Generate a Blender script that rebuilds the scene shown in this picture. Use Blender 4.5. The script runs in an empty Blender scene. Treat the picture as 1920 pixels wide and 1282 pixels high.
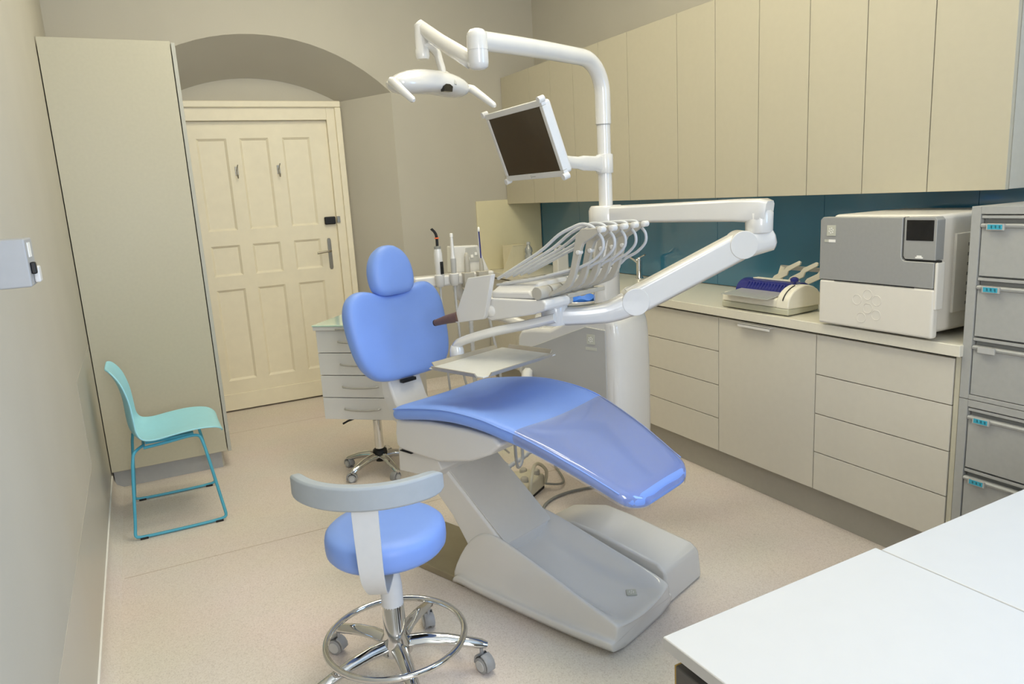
import bpy, math, random
from math import sin, cos, pi, radians, sqrt, atan2
from mathutils import Vector, Matrix

random.seed(4)
scene = bpy.context.scene
COL = scene.collection

# ------------------------------------------------------------------ camera
cam_data = bpy.data.cameras.new('camera')
cam_data.sensor_width = 36.0
cam_data.lens = 1371.89 * 36.0 / 1920.0
cam_data.clip_start = 0.02
cam = bpy.data.objects.new('camera', cam_data)
COL.objects.link(cam)
YAW, PITCH, ROLL = 0.46480372, 0.20131135, -0.05782127
fwd = Vector((sin(YAW)*cos(PITCH), cos(YAW)*cos(PITCH), -sin(PITCH)))
rgt = Vector((cos(YAW), -sin(YAW), 0))
upv = rgt.cross(fwd)
r2 = cos(ROLL)*rgt + sin(ROLL)*upv
u2 = -sin(ROLL)*rgt + cos(ROLL)*upv
M4 = Matrix((r2, u2, -fwd)).transposed().to_4x4()
M4.translation = Vector((0, 0, 1.53))
cam.matrix_world = M4
scene.camera = cam

# ------------------------------------------------------------------ world, lights, exposure
world = bpy.data.worlds.new('world')
scene.world = world
world.use_nodes = True
bg = world.node_tree.nodes['Background']
bg.inputs[0].default_value = (0.62, 0.78, 1.0, 1)
bg.inputs[1].default_value = 0.35
scene.view_settings.view_transform = 'Standard'
scene.view_settings.look = 'None'
scene.view_settings.exposure = 0.0
scene.view_settings.gamma = 1.0
scene.view_settings.use_curve_mapping = False

LAMP_W = 14.0       # emission of the four ceiling lamps
def window_light(name, loc, rz, sx, sz, watts, col):
    l = bpy.data.lights.new(name, 'AREA'); l.shape = 'RECTANGLE'; l.size = sx; l.size_y = sz
    l.energy = watts; l.color = col
    o = bpy.data.objects.new(name, l); o.location = loc; o.rotation_euler = (radians(90), 0, rz)
    COL.objects.link(o)
window_light('window_daylight', (0.30, -1.53, 1.95), 0.0, 0.8, 1.9, 62.0, (0.98, 0.985, 1.0))
window_light('window_daylight_blue', (3.04, -0.60, 1.85), radians(90), 1.3, 1.7, 74.0, (0.30, 0.56, 1.0))

# ------------------------------------------------------------------ materials
def s2l(c):
    return c/12.92 if c <= 0.04045 else ((c+0.055)/1.055)**2.4
def hexc(h):
    return tuple(s2l(int(h[i:i+2], 16)/255) for i in (0, 2, 4)) + (1,)
MATS = {}
def mat(name, col, rough=0.5, metal=0.0, spec=0.5, noise=0.0, nscale=40.0, bump=0.0, bscale=200.0,
        coat=0.0, emit=None, estr=0.0, trans=0.0, alpha=1.0, ior=1.45):
    m = bpy.data.materials.new(name); m.use_nodes = True
    nt = m.node_tree; b = nt.nodes['Principled BSDF']
    c = hexc(col) if isinstance(col, str) else col
    b.inputs['Base Color'].default_value = c
    b.inputs['Roughness'].default_value = rough
    b.inputs['Metallic'].default_value = metal
    b.inputs['Specular IOR Level'].default_value = spec
    b.inputs['Coat Weight'].default_value = coat
    b.inputs['Coat Roughness'].default_value = 0.08
    b.inputs['Transmission Weight'].default_value = trans
    b.inputs['IOR'].default_value = ior
    b.inputs['Alpha'].default_value = alpha
    if emit:
        b.inputs['Emission Color'].default_value = hexc(emit) if isinstance(emit, str) else emit
        b.inputs['Emission Strength'].default_value = estr
    tc = None
    if noise or bump:
        tc = nt.nodes.new('ShaderNodeTexCoord')
    if noise:
        n = nt.nodes.new('ShaderNodeTexNoise'); n.inputs['Scale'].default_value = nscale
        n.inputs['Detail'].default_value = 3
        nt.links.new(tc.outputs['Object'], n.inputs['Vector'])
        r = nt.nodes.new('ShaderNodeValToRGB')
        r.color_ramp.elements[0].position = 0.3; r.color_ramp.elements[1].position = 0.7
        r.color_ramp.elements[0].color = tuple(x*(1-noise) for x in c[:3]) + (1,)
        r.color_ramp.elements[1].color = tuple(min(1, x*(1+noise)) for x in c[:3]) + (1,)
        nt.links.new(n.outputs['Fac'], r.inputs['Fac'])
        nt.links.new(r.outputs['Color'], b.inputs['Base Color'])
    if bump:
        n = nt.nodes.new('ShaderNodeTexNoise'); n.inputs['Scale'].default_value = bscale
        nt.links.new(tc.outputs['Object'], n.inputs['Vector'])
        bp = nt.nodes.new('ShaderNodeBump'); bp.inputs['Strength'].default_value = bump
        bp.inputs['Distance'].default_value = 0.002
        nt.links.new(n.outputs['Fac'], bp.inputs['Height'])
        nt.links.new(bp.outputs['Normal'], b.inputs['Normal'])
    MATS[name] = m
    return m

mat('wall_paint', 'BEB9AC', 0.75, noise=0.02, nscale=3, bump=0.12, bscale=120)
mat('satin_sheet', 'BDB8AC', 0.33, noise=0.015, nscale=4)
mat('ceiling_paint', 'E4E2DC', 0.8, noise=0.01)
mat('door_paint', 'EFE6CE', 0.42, noise=0.02, nscale=14, bump=0.1, bscale=60)
mat('wardrobe_laminate', 'BFBAA6', 0.4, noise=0.02, nscale=60)
mat('edge_band', 'B9B9B0', 0.45, noise=0.02)
mat('cabinet_lacquer', 'BFB8A3', 0.36, noise=0.012, nscale=30)
mat('cabinet_body', 'C2BEB0', 0.5, noise=0.02)
mat('base_front', 'D2CDC0', 0.38, noise=0.012, nscale=30)
mat('plinth', 'A8A498', 0.42, noise=0.02)
mat('gap_dark', '2E2D2A', 0.8, noise=0.1)
mat('worktop', 'E0DBCB', 0.3, noise=0.02, nscale=90)
mat('cream_panel', 'E4DBB8', 0.4, noise=0.02, nscale=8)
mat('blue_glass', '3A7896', 0.08, coat=1.0, noise=0.02, nscale=4)
mat('white_plastic', 'DAD8D4', 0.2, coat=0.6, noise=0.008, nscale=10)
mat('white_satin', 'D8D6D2', 0.4, noise=0.01, nscale=10)
mat('unit_grey', 'B2B1AD', 0.35, noise=0.03, nscale=5)
mat('holder_grey', 'B5B0A4', 0.4, noise=0.02)
mat('hose_grey', 'C4C5C6', 0.42, noise=0.03, nscale=30)
mat('dark_hose', '8C8C86', 0.45, noise=0.05)
mat('blue_vinyl', '80A1E8', 0.42, spec=0.45, noise=0.03, nscale=6, bump=0.06, bscale=500)
mat('chrome', 'D8D8D6', 0.08, metal=1.0, noise=0.02)
mat('brushed_steel', 'B5B3AE', 0.4, metal=0.5, noise=0.05, nscale=60)
mat('tray_grey', 'D3D2CC', 0.42, noise=0.02)
mat('tray_rim', 'B4AA96', 0.35, metal=0.15, noise=0.03)
mat('teal_plastic', 'A2DEEC', 0.45, noise=0.015, nscale=20)
mat('teal_metal', '4FA9C4', 0.35, noise=0.03)
mat('black', '121212', 0.45, noise=0.1)
mat('black_gloss', '141210', 0.12, coat=0.5, noise=0.05)
mat('screen_reflection_brown', '35230F', 0.1, spec=0.6, noise=0.1, nscale=2)  # brown base colour paints a reflection into the dark screen
mat('brown_grip', '6A5044', 0.4, noise=0.08)
mat('orange', 'F0703A', 0.4, noise=0.03)
mat('file_grey', 'A9A9A5', 0.42, noise=0.03, nscale=50, bump=0.05, bscale=300)
mat('file_recess', '7E7E7A', 0.5, noise=0.03)
mat('tag_cyan', '42A6BE', 0.25, noise=0.08, nscale=90)
mat('tag_clear', 'B9B8B2', 0.2, coat=0.6, noise=0.03)
mat('ink_dark', '1F5560', 0.5, noise=0.05)
mat('autoclave_grey', 'A6A6A3', 0.38, metal=0.25, noise=0.02, nscale=80)
mat('autoclave_white', 'E0DBD0', 0.32, noise=0.008)
mat('sealer_blue', '232A78', 0.22, coat=0.5, noise=0.06, nscale=30)
mat('sealer_ivory', 'E6E1D0', 0.35, noise=0.015)
mat('sealer_base', 'C0BEA8', 0.4, noise=0.02)
mat('grey_pad', 'A7AEB4', 0.5, noise=0.02, bump=0.05, bscale=400)
mat('strap_white', 'D2D4D6', 0.4, noise=0.015)
mat('caster_grey', '9A9A9A', 0.35, noise=0.04)
mat('caster_hub', 'C2C2C0', 0.4, noise=0.03)
mat('desk_white', 'D4D3D1', 0.32, noise=0.008, nscale=20)
mat('desk_edge', 'B7B4AE', 0.5, noise=0.02)
mat('dark_panel', '4A4743', 0.45, noise=0.08)
mat('brass_edge', 'A58A4A', 0.4, metal=0.5, noise=0.05)
mat('electric_grey', 'A9AAAB', 0.45, noise=0.02)
mat('switch_white', 'EEE8D6', 0.35, noise=0.01)
mat('handle_metal', '9C9484', 0.3, metal=0.9, noise=0.04)
mat('hook_metal', 'A8A294', 0.3, metal=0.8, noise=0.04)
mat('green_plastic', '1E6E3A', 0.4, noise=0.08)
mat('glass_edge', 'BFDCCB', 0.08, coat=0.8, noise=0.02, nscale=6)
mat('blue_liner', '4A90F2', 0.35, noise=0.08, nscale=25)
mat('pedal_ivory', 'CFC8B2', 0.4, noise=0.03)
mat('tissue_box', 'E2D9BA', 0.6, noise=0.03, nscale=12)
mat('metal_plate', 'A39A82', 0.28, metal=0.7, noise=0.05, nscale=10)
mat('white_print', 'F2F0EA', 0.5, noise=0.01)
mat('badge_grey', 'C2C2B4', 0.4, metal=0.0, noise=0.02)
mat('lamp_diffuser', 'FFFFFF', 0.5, emit=(1.0, 0.93, 0.70, 1), estr=LAMP_W, noise=0.005)
mat('lamp_housing', 'E8E8E4', 0.4, noise=0.01)
mat('seam_tone', 'BFAE9C', 0.5, noise=0.02)
mat('arm_grey', 'CFCDC8', 0.25, coat=0.3, noise=0.01)
mat('beige_wood', 'CABF9E', 0.5, noise=0.05, nscale=8)

def clear_mat(name, col, mixf, rough=0.05, haze=0.0):
    m = bpy.data.materials.new(name); m.use_nodes = True
    nt = m.node_tree; nt.nodes.clear()
    out = nt.nodes.new('ShaderNodeOutputMaterial')
    t = nt.nodes.new('ShaderNodeBsdfTransparent'); t.inputs[0].default_value = hexc(col)
    g = nt.nodes.new('ShaderNodeBsdfGlossy'); g.inputs['Roughness'].default_value = rough
    n = nt.nodes.new('ShaderNodeTexNoise'); n.inputs['Scale'].default_value = 30
    mr = nt.nodes.new('ShaderNodeMapRange')
    mr.inputs['To Min'].default_value = mixf*0.8; mr.inputs['To Max'].default_value = mixf*1.2
    nt.links.new(n.outputs['Fac'], mr.inputs['Value'])
    lw = nt.nodes.new('ShaderNodeLayerWeight'); lw.inputs[0].default_value = 0.35
    ad = nt.nodes.new('ShaderNodeMath'); ad.operation = 'MULTIPLY_ADD'
    nt.links.new(lw.outputs['Fresnel'], ad.inputs[0]); ad.inputs[1].default_value = 0.8
    nt.links.new(mr.outputs['Result'], ad.inputs[2])
    mx = nt.nodes.new('ShaderNodeMixShader')
    nt.links.new(ad.outputs[0], mx.inputs[0]); nt.links.new(t.outputs[0], mx.inputs[1]); nt.links.new(g.outputs[0], mx.inputs[2])
    if haze:
        df = nt.nodes.new('ShaderNodeBsdfDiffuse'); df.inputs[0].default_value = hexc('E8EAF0')
        m2 = nt.nodes.new('ShaderNodeMixShader'); m2.inputs[0].default_value = haze
        nt.links.new(mx.outputs[0], m2.inputs[1]); nt.links.new(df.outputs[0], m2.inputs[2]); mx = m2
    nt.links.new(mx.outputs[0], out.inputs[0])
    MATS[name] = m
clear_mat('clear_vinyl', 'F4F5FA', 0.05, 0.09, 0.13)
clear_mat('clear_glass', 'E2F2EA', 0.06, 0.02)
clear_mat('bottle_plastic', 'F2F6F8', 0.14, 0.1, 0.22)
clear_mat('window_pane', 'F6FAFC', 0.03, 0.01)

def floor_material():
    m = bpy.data.materials.new('vinyl_floor'); m.use_nodes = True
    nt = m.node_tree; b = nt.nodes['Principled BSDF']
    tc = nt.nodes.new('ShaderNodeTexCoord')
    v = nt.nodes.new('ShaderNodeTexVoronoi'); v.inputs['Scale'].default_value = 260
    nt.links.new(tc.outputs['Object'], v.inputs['Vector'])
    r = nt.nodes.new('ShaderNodeValToRGB')
    e = r.color_ramp.elements
    e[0].position = 0.0; e[0].color = hexc('CFC3B8')
    e[1].position = 1.0; e[1].color = hexc('EBE1D8')
    el = e.new(0.35); el.color = hexc('E0D4C9')
    nt.links.new(v.outputs['Color'], r.inputs['Fac'])
    n = nt.nodes.new('ShaderNodeTexNoise'); n.inputs['Scale'].default_value = 2.2
    nt.links.new(tc.outputs['Object'], n.inputs['Vector'])
    mx = nt.nodes.new('ShaderNodeMix'); mx.data_type = 'RGBA'; mx.blend_type = 'MULTIPLY'
    mx.inputs['Factor'].default_value = 0.12
    nt.links.new(r.outputs['Color'], mx.inputs['A']); nt.links.new(n.outputs['Color'], mx.inputs['B'])
    nt.links.new(mx.outputs['Result'], b.inputs['Base Color'])
    b.inputs['Roughness'].default_value = 0.45
    b.inputs['Specular IOR Level'].default_value = 0.4
    MATS['floor'] = m
floor_material()

# ------------------------------------------------------------------ mesh helpers
class MB:
    def __init__(s): s.v = []; s.f = []
    def add(s, vs, fs):
        n = len(s.v); s.v += [tuple(p) for p in vs]; s.f += [tuple(i+n for i in f) for f in fs]; return s
    def box(s, x0, x1, y0, y1, z0, z1):
        vs = [(x0,y0,z0),(x1,y0,z0),(x1,y1,z0),(x0,y1,z0),(x0,y0,z1),(x1,y0,z1),(x1,y1,z1),(x0,y1,z1)]
        return s.add(vs, [(0,3,2,1),(4,5,6,7),(0,1,5,4),(1,2,6,5),(2,3,7,6),(3,0,4,7)])
    def loft(s, rings, caps=True, closed=True):
        n = len(rings[0]); vs = [p for r in rings for p in r]; fs = []
        for i in range(len(rings)-1):
            for j in range(n if closed else n-1):
                a = i*n+j; b = i*n+(j+1) % n
                fs.append((a, b, b+n, a+n))
        if caps and closed:
            fs.append(tuple(reversed(range(n)))); k = (len(rings)-1)*n
            fs.append(tuple(range(k, k+n)))
        return s.add(vs, fs)
    def lathe(s, prof, seg=24, c=(0,0,0), axis='z', caps=True):
        rings = []
        for r, h in prof:
            ring = []
            for k in range(seg):
                a = 2*pi*k/seg; p = (r*cos(a), r*sin(a), h)
                if axis == 'x': p = (h, r*cos(a), r*sin(a))
                if axis == 'y': p = (r*sin(a), h, r*cos(a))
                ring.append((p[0]+c[0], p[1]+c[1], p[2]+c[2]))
            rings.append(ring)
        return s.loft(rings, caps)
    def tube(s, pts, r, seg=10, caps=True):
        pts = [Vector(p) for p in pts]; rings = []
        rs = r if isinstance(r, (list, tuple)) else [r]*len(pts)
        nrm = None
        for i, p in enumerate(pts):
            t = (pts[min(i+1, len(pts)-1)] - pts[max(i-1, 0)]).normalized()
            if nrm is None:
                a = Vector((0,0,1)) if abs(t.z) < 0.9 else Vector((1,0,0))
                nrm = (a - t*a.dot(t)).normalized()
            else:
                nrm = (nrm - t*nrm.dot(t)).normalized()
            bn = t.cross(nrm)
            rings.append([tuple(p + rs[i]*(cos(2*pi*k/seg)*nrm + sin(2*pi*k/seg)*bn)) for k in range(seg)])
        return s.loft(rings, caps)
    def prism(s, poly, axis, a, b):
        """poly in the two other axes, extruded along axis from a to b"""
        def mk(p, t):
            if axis == 'x': return (t, p[0], p[1])
            if axis == 'y': return (p[0], t, p[1])
            return (p[0], p[1], t)
        n = len(poly)
        vs = [mk(p, a) for p in poly] + [mk(p, b) for p in poly]
        fs = [tuple(range(n)), tuple(reversed(range(n, 2*n)))]
        fs += [(i, i+n, (i+1) % n + n, (i+1) % n) for i in range(n)]
        return s.add(vs, fs)
    def sweep(s, pts, w, h, upref=(0,0,1), caps=True, taper=None, r=0.25):
        """rounded rectangular section (w across, h along up) along pts"""
        pts = [Vector(p) for p in pts]; rings = []
        for i, p in enumerate(pts):
            t = (pts[min(i+1, len(pts)-1)] - pts[max(i-1, 0)]).normalized()
            side = t.cross(Vector(upref)).normalized(); up = side.cross(t)
            ww, hh = (w, h) if taper is None else (w*taper[i][0], h*taper[i][1])
            c = r*min(ww, hh)
            sec = [(-ww/2+c,-hh/2),(ww/2-c,-hh/2),(ww/2,-hh/2+c),(ww/2,hh/2-c),(ww/2-c,hh/2),(-ww/2+c,hh/2),(-ww/2,hh/2-c),(-ww/2,-hh/2+c)]
            rings.append([tuple(p + a*side + b*up) for a, b in sec])
        return s.loft(rings, caps)

def catmull(pts, n, closed=False):
    pts = [Vector(p) for p in pts]; out = []; m = len(pts)
    segs = m if closed else m-1
    for i in range(segs):
        if closed: p0, p1, p2, p3 = pts[i-1], pts[i], pts[(i+1) % m], pts[(i+2) % m]
        else: p0, p1, p2, p3 = pts[max(i-1,0)], pts[i], pts[i+1], pts[min(i+2,m-1)]
        for k in range(n):
            t = k/n
            out.append(0.5*((2*p1)+(p2-p0)*t+(2*p0-5*p1+4*p2-p3)*t*t+(3*p1-p0-3*p2+p3)*t**3))
    if not closed: out.append(pts[-1])
    return out
def interp(xs, ys, x):
    if x <= xs[0]: return ys[0]
    for i in range(len(xs)-1):
        if x <= xs[i+1]:
            t = (x-xs[i])/(xs[i+1]-xs[i]); return ys[i]+(ys[i+1]-ys[i])*t
    return ys[-1]
def smooth_curve(pts, n=200):
    return [tuple(p) for p in catmull([(a, b, 0) for a, b in pts], max(2, n//len(pts)))]

def link(o, parent=None):
    COL.objects.link(o)
    if parent is not None: o.parent = parent
    return o
def obj(name, mb, m, parent=None, bevel=0.0, seg=2, sub=0, smooth=True, angle=50, loc=None, rot=None, recalc=True, wn=False):
    me = bpy.data.meshes.new(name)
    me.from_pydata(mb.v, [], mb.f)
    if recalc:
        import bmesh
        bm = bmesh.new(); bm.from_mesh(me); bmesh.ops.recalc_face_normals(bm, faces=bm.faces); bm.to_mesh(me); bm.free()
    me.materials.append(MATS[m])
    if smooth:
        for p in me.polygons: p.use_smooth = True
        if not sub and not bevel: me.set_sharp_from_angle(angle=radians(angle))
    o = bpy.data.objects.new(name, me); link(o, parent)
    if loc: o.location = loc
    if rot: o.rotation_euler = rot
    if bevel:
        md = o.modifiers.new('bevel', 'BEVEL'); md.width = bevel; md.segments = seg
        md.limit_method = 'ANGLE'; md.angle_limit = radians(30); md.harden_normals = True
    if wn:
        md = o.modifiers.new('weighted', 'WEIGHTED_NORMAL'); md.keep_sharp = True; md.weight = 90
    if sub:
        md = o.modifiers.new('sub', 'SUBSURF'); md.levels = sub; md.render_levels = sub
    return o
def thing(name, label, cat, loc=(0,0,0), rz=0.0, group=None):
    o = bpy.data.objects.new(name, None); o.empty_display_size = 0.05
    link(o); o.location = loc; o.rotation_euler = (0, 0, rz)
    o['label'] = label; o['category'] = cat
    if group: o['group'] = group
    return o
def tag(o, label, cat, group=None):
    o['label'] = label; o['category'] = cat
    if group: o['group'] = group
    return o
def struct(o, label=None, cat=None):
    o['kind'] = 'structure'
    if label: o['label'] = label
    if cat: o['category'] = cat
    return o
def B(*a): return MB().box(*a)
def cyl(r, z0, z1, c=(0,0), seg=24): return MB().lathe([(r, z0), (r, z1)], seg, (c[0], c[1], 0))

# ------------------------------------------------------------------ room shell
XL, XR, YB, YN, ZC = -0.30, 3.09, 5.47, -1.60, 3.50
struct(obj('floor', B(XL-0.2, XR+0.2, YN-0.2, 6.1, -0.08, 0.0), 'floor', smooth=False), 'speckled beige-pink vinyl floor', 'floor')
fl = bpy.data.objects['floor']
for (yy, x0, x1) in ((3.36, XL+0.06, 2.55), (5.25, 0.35, 2.55)):
    obj('weld_seam', B(x0, x1, yy, yy+0.004, -0.001, 0.0006), 'seam_tone', fl, smooth=False)
struct(obj('ceiling', B(XL-0.2, XR+0.2, YN-0.2, 6.1, ZC, ZC+0.1), 'ceiling_paint', smooth=False), 'plain white ceiling above the room', 'ceiling')
wl_o = struct(obj('wall_left', B(XL-0.12, XL, YN-0.12, 6.1, 0, ZC), 'wall_paint', smooth=False), 'plain grey-beige painted wall beside the wardrobe', 'wall')
obj('satin_sheet', B(XL, XL+0.0012, YN, 3.53, 0.08, 0.475), 'satin_sheet', wl_o, smooth=False)
obj('satin_sheet', B(XL, XL+0.0012, 3.53, 4.545, 0.08, 0.85), 'satin_sheet', wl_o, smooth=False)
struct(obj('wall_right', MB().box(XR, XR+0.12, 0.1, 6.1, 0, ZC).box(XR, XR+0.12, YN-0.12, -1.3, 0, ZC).box(XR, XR+0.12, -1.3, 0.1, 0, 0.95).box(XR, XR+0.12, -1.3, 0.1, 2.75, ZC), 'wall_paint', smooth=False), 'grey-beige wall behind the wall cabinets', 'wall')

# back wall with the splayed, arched door niche
cx = 0.915
def arch(hw, rise, zs, n=20):
    Rr = (hw*hw+rise*rise)/(2*rise); pts = []
    for i in range(n+1):
        x = -hw + 2*hw*i/n
        pts.append((cx+x, zs+rise-Rr+sqrt(Rr*Rr-x*x)))
    return pts
outer = arch(0.94, 0.37, 2.31)
inner = arch(0.635, 0.165, 2.29)
mb = MB()
NY = 5.87
n = len(outer)
vo = [(x, YB, z) for x, z in outer]; vi = [(x, NY, z) for x, z in inner]; vt = [(x, YB, ZC) for x, z in outer]
mb.add(vo+vt, [(i, i+1, i+1+n, i+n) for i in range(n-1)])
xo0, xo1 = outer[0][0], outer[-1][0]
mb.add([(XL,YB,0),(xo0,YB,0),(xo0,YB,2.31),(xo0,YB,ZC),(XL,YB,ZC)], [(0,1,2,3,4)])
mb.add([(xo1,YB,0),(XR,YB,0),(XR,YB,ZC),(xo1,YB,ZC),(xo1,YB,2.31)], [(0,1,2,3,4)])
wb = struct(obj('wall_back', mb, 'wall_paint', smooth=False, recalc=False), 'grey-beige back wall with a deep arched door niche', 'wall')
mb = MB(); mb.add(vo+vi, [(i, i+n, i+1+n, i+1) for i in range(n-1)])
obj('arch_soffit', mb, 'wall_paint', wb, angle=60, recalc=False)
xi0, xi1 = inner[0][0], inner[-1][0]
mb = MB(); mb.add([(xo1,YB,0),(xi1,NY,0),(xi1,NY,2.29),(xo1,YB,2.31)], [(0,1,2,3)])
obj('niche_jamb', mb, 'wall_paint', wb, smooth=False, recalc=False)
mb = MB(); mb.add([(xo0,YB,0),(xi0,NY,0),(xi0,NY,2.29),(xo0,YB,2.31)], [(3,2,1,0)])
obj('niche_jamb', mb, 'wall_paint', wb, smooth=False, recalc=False)
mb = MB(); base = [(x, NY+0.001, z) for x, z in inner]
mb.add([(xi0,NY+0.001,0),(xi1,NY+0.001,0)]+list(reversed(base)), [tuple(range(n+2))])
obj('niche_back', mb, 'wall_paint', wb, smooth=False, recalc=False)

# near wall with the window that lets the daylight in (behind the camera)
wn = struct(obj('wall_near', MB().box(XL, -0.12, YN-0.12, YN, 0, ZC).box(0.72, XR, YN-0.12, YN, 0, ZC).box(-0.12, 0.72, YN-0.12, YN, 0, 0.95).box(-0.12, 0.72, YN-0.12, YN, 2.95, ZC), 'wall_paint', smooth=False), 'window wall behind the camera', 'wall')
def window(name, lab, org, rz, w, z0, z1):
    t = bpy.data.objects.new(name, None); link(t); t.location = org; t.rotation_euler = (0, 0, rz); struct(t, lab, 'window')
    m = w/2
    obj('frame', MB().box(0,0.06,-0.1,-0.03,z0,z1).box(w-0.06,w,-0.1,-0.03,z0,z1).box(0.06,w-0.06,-0.1,-0.03,z0,z0+0.06).box(0.06,w-0.06,-0.1,-0.03,z1-0.06,z1).box(m-0.025,m+0.025,-0.1,-0.03,z0+0.06,z1-0.06), 'white_satin', t, bevel=0.004)
    obj('pane', B(0.06,m-0.025,-0.068,-0.062,z0+0.06,z1-0.06), 'window_pane', t, smooth=False)
    obj('pane', B(m+0.025,w-0.06,-0.068,-0.062,z0+0.06,z1-0.06), 'window_pane', t, smooth=False)
window('window_1', 'tall white casement window behind the camera', (-0.12, YN, 0), 0.0, 0.84, 0.95, 2.95)
window('window_2', 'white casement window in the right wall behind the camera', (XR, -1.3, 0), radians(90), 1.4, 0.95, 2.75)

# coved vinyl skirting
def cove(name, p0, p1, nrm, lab):
    prof = [(0,0),(0,0.085),(0.006,0.085),(0.008,0.05),(0.02,0.02),(0.05,0.001),(0.05,0)]
    p0 = Vector(p0); p1 = Vector(p1); nn = Vector(nrm)
    rings = [[tuple(p + nn*a + Vector((0,0,b))) for a, b in prof] for p in (p0, p1)]
    struct(obj(name, MB().loft(rings), 'floor'), lab, 'skirting')
cove('baseboard_left', (XL,YN,0), (XL,5.47,0), (1,0,0), 'coved vinyl skirting along the left wall')
cove('baseboard_back', (xo1,YB,0), (2.56,YB,0), (0,-1,0), 'coved vinyl skirting right of the door niche')
bl = bpy.data.objects['baseboard_left']
obj('edge_strip', B(XL, XL+0.007, YN, 4.545, 0.083, 0.089), 'white_print', bl, smooth=False)

# ------------------------------------------------------------------ door with frame
DY = 5.835
dr = bpy.data.objects.new('door_1', None); link(dr); struct(dr, 'old cream nine-panel door in the arched niche', 'door')
colsx = [(0.495,0.70),(0.79,0.995),(1.095,1.30)]
rowsz = [(0.24,0.935),(1.036,1.262),(1.37,2.03)]
X0, X1, Z0, Z1 = 0.36, 1.437, 0.012, 2.15
mb = MB()
mb.box(X0, X1, DY+0.016, DY+0.03, Z0, Z1)
xs = [X0] + [v for c in colsx for v in c] + [X1]
zs = [Z0] + [v for c in rowsz for v in c] + [Z1]
for i in range(0, 7, 2): mb.box(xs[i], xs[i+1], DY, DY+0.018, Z0, Z1)
for i in range(0, 7, 2):
    for j in (1, 3, 5): mb.box(xs[j], xs[j+1], DY, DY+0.018, zs[i], zs[i+1])
obj('leaf', mb, 'door_paint', dr, smooth=False)
for c0, c1 in colsx:
    for a, b in rowsz:
        m1 = MB()
        o_ = [(c0,DY+0.001,a),(c1,DY+0.001,a),(c1,DY+0.001,b),(c0,DY+0.001,b)]
        d = 0.016
        i_ = [(c0+d,DY+0.0145,a+d),(c1-d,DY+0.0145,a+d),(c1-d,DY+0.0145,b-d),(c0+d,DY+0.0145,b-d)]
        m1.add(o_+i_, [(0,1,5,4),(1,2,6,5),(2,3,7,6),(3,0,4,7),(4,5,6,7)])
        obj('panel', m1, 'door_paint', dr, smooth=False, recalc=False)
obj('bottom_rail', B(X0, X1, DY-0.012, DY+0.001, Z0, 0.14), 'door_paint', dr, bevel=0.004)
FY = 5.80
mb = MB().box(X1, 1.548, FY, NY, 0, 2.282).box(X0-0.1, X0, FY, NY, 0, 2.28).box(X0, X1, FY, NY, 2.152, 2.28)
obj('frame', mb, 'door_paint', dr, bevel=0.003)
mb = MB().box(1.50, 1.548, FY-0.02, FY+0.002, 0, 2.2415).box(X0-0.115, 1.548, FY-0.02, FY+0.002, 2.242, 2.288)
obj('architrave', mb, 'door_paint', dr, bevel=0.008, seg=2)
pl = obj('handle_plate', MB().prism([(1.350,1.03),(1.356,1.015),(1.374,1.015),(1.380,1.03),(1.380,1.245),(1.374,1.26),(1.356,1.26),(1.350,1.245)], 'y', DY-0.006, DY), 'handle_metal', dr, bevel=0.003)
obj('lever', MB().tube(catmull([(1.365,DY,1.16),(1.365,DY-0.04,1.16),(1.35,DY-0.055,1.16),(1.30,DY-0.055,1.157),(1.255,DY-0.05,1.152)],4), 0.008), 'handle_metal', pl)
obj('rim_lock', MB().box(1.345,1.43,DY-0.028,DY,1.365,1.425), 'black', dr, bevel=0.008)
obj('lock_keeper', MB().box(1.437,1.462,FY-0.012,FY,1.375,1.425), 'handle_metal', dr, bevel=0.003)
for hx in (0.745, 1.045):
    hk = obj('coat_hook', MB().tube(catmull([(hx,DY,1.80),(hx,DY-0.015,1.795),(hx,DY-0.02,1.76),(hx,DY-0.04,1.745),(hx,DY-0.05,1.77)],4),0.004,8).tube(catmull([(hx,DY-0.01,1.80),(hx,DY-0.05,1.82),(hx+0.005,DY-0.06,1.84)],4),0.0035,8), 'hook_metal', dr)
    obj('base_plate', B(hx-0.012,hx+0.012,DY-0.004,DY,1.765,1.83), 'hook_metal', hk, bevel=0.002)

# light switch on the splayed jamb
jd = Vector((xi1-xo1, NY-YB, 0)).normalized()
ang = atan2(jd.y, jd.x)
sw = thing('light_switch', 'small ivory light switch beside the door', 'light switch', (1.632, 5.764, 1.64), ang+pi)
obj('plate', MB().prism([(-0.042,-0.042),(0.042,-0.042),(0.042,0.042),(-0.042,0.042)], 'y', 0.0, 0.009), 'switch_white', sw, bevel=0.003)
obj('rocker', MB().prism([(-0.03,-0.03),(0.03,-0.03),(0.03,0.03),(-0.03,0.03)], 'y', 0.008, 0.014), 'switch_white', sw, bevel=0.002)

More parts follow.
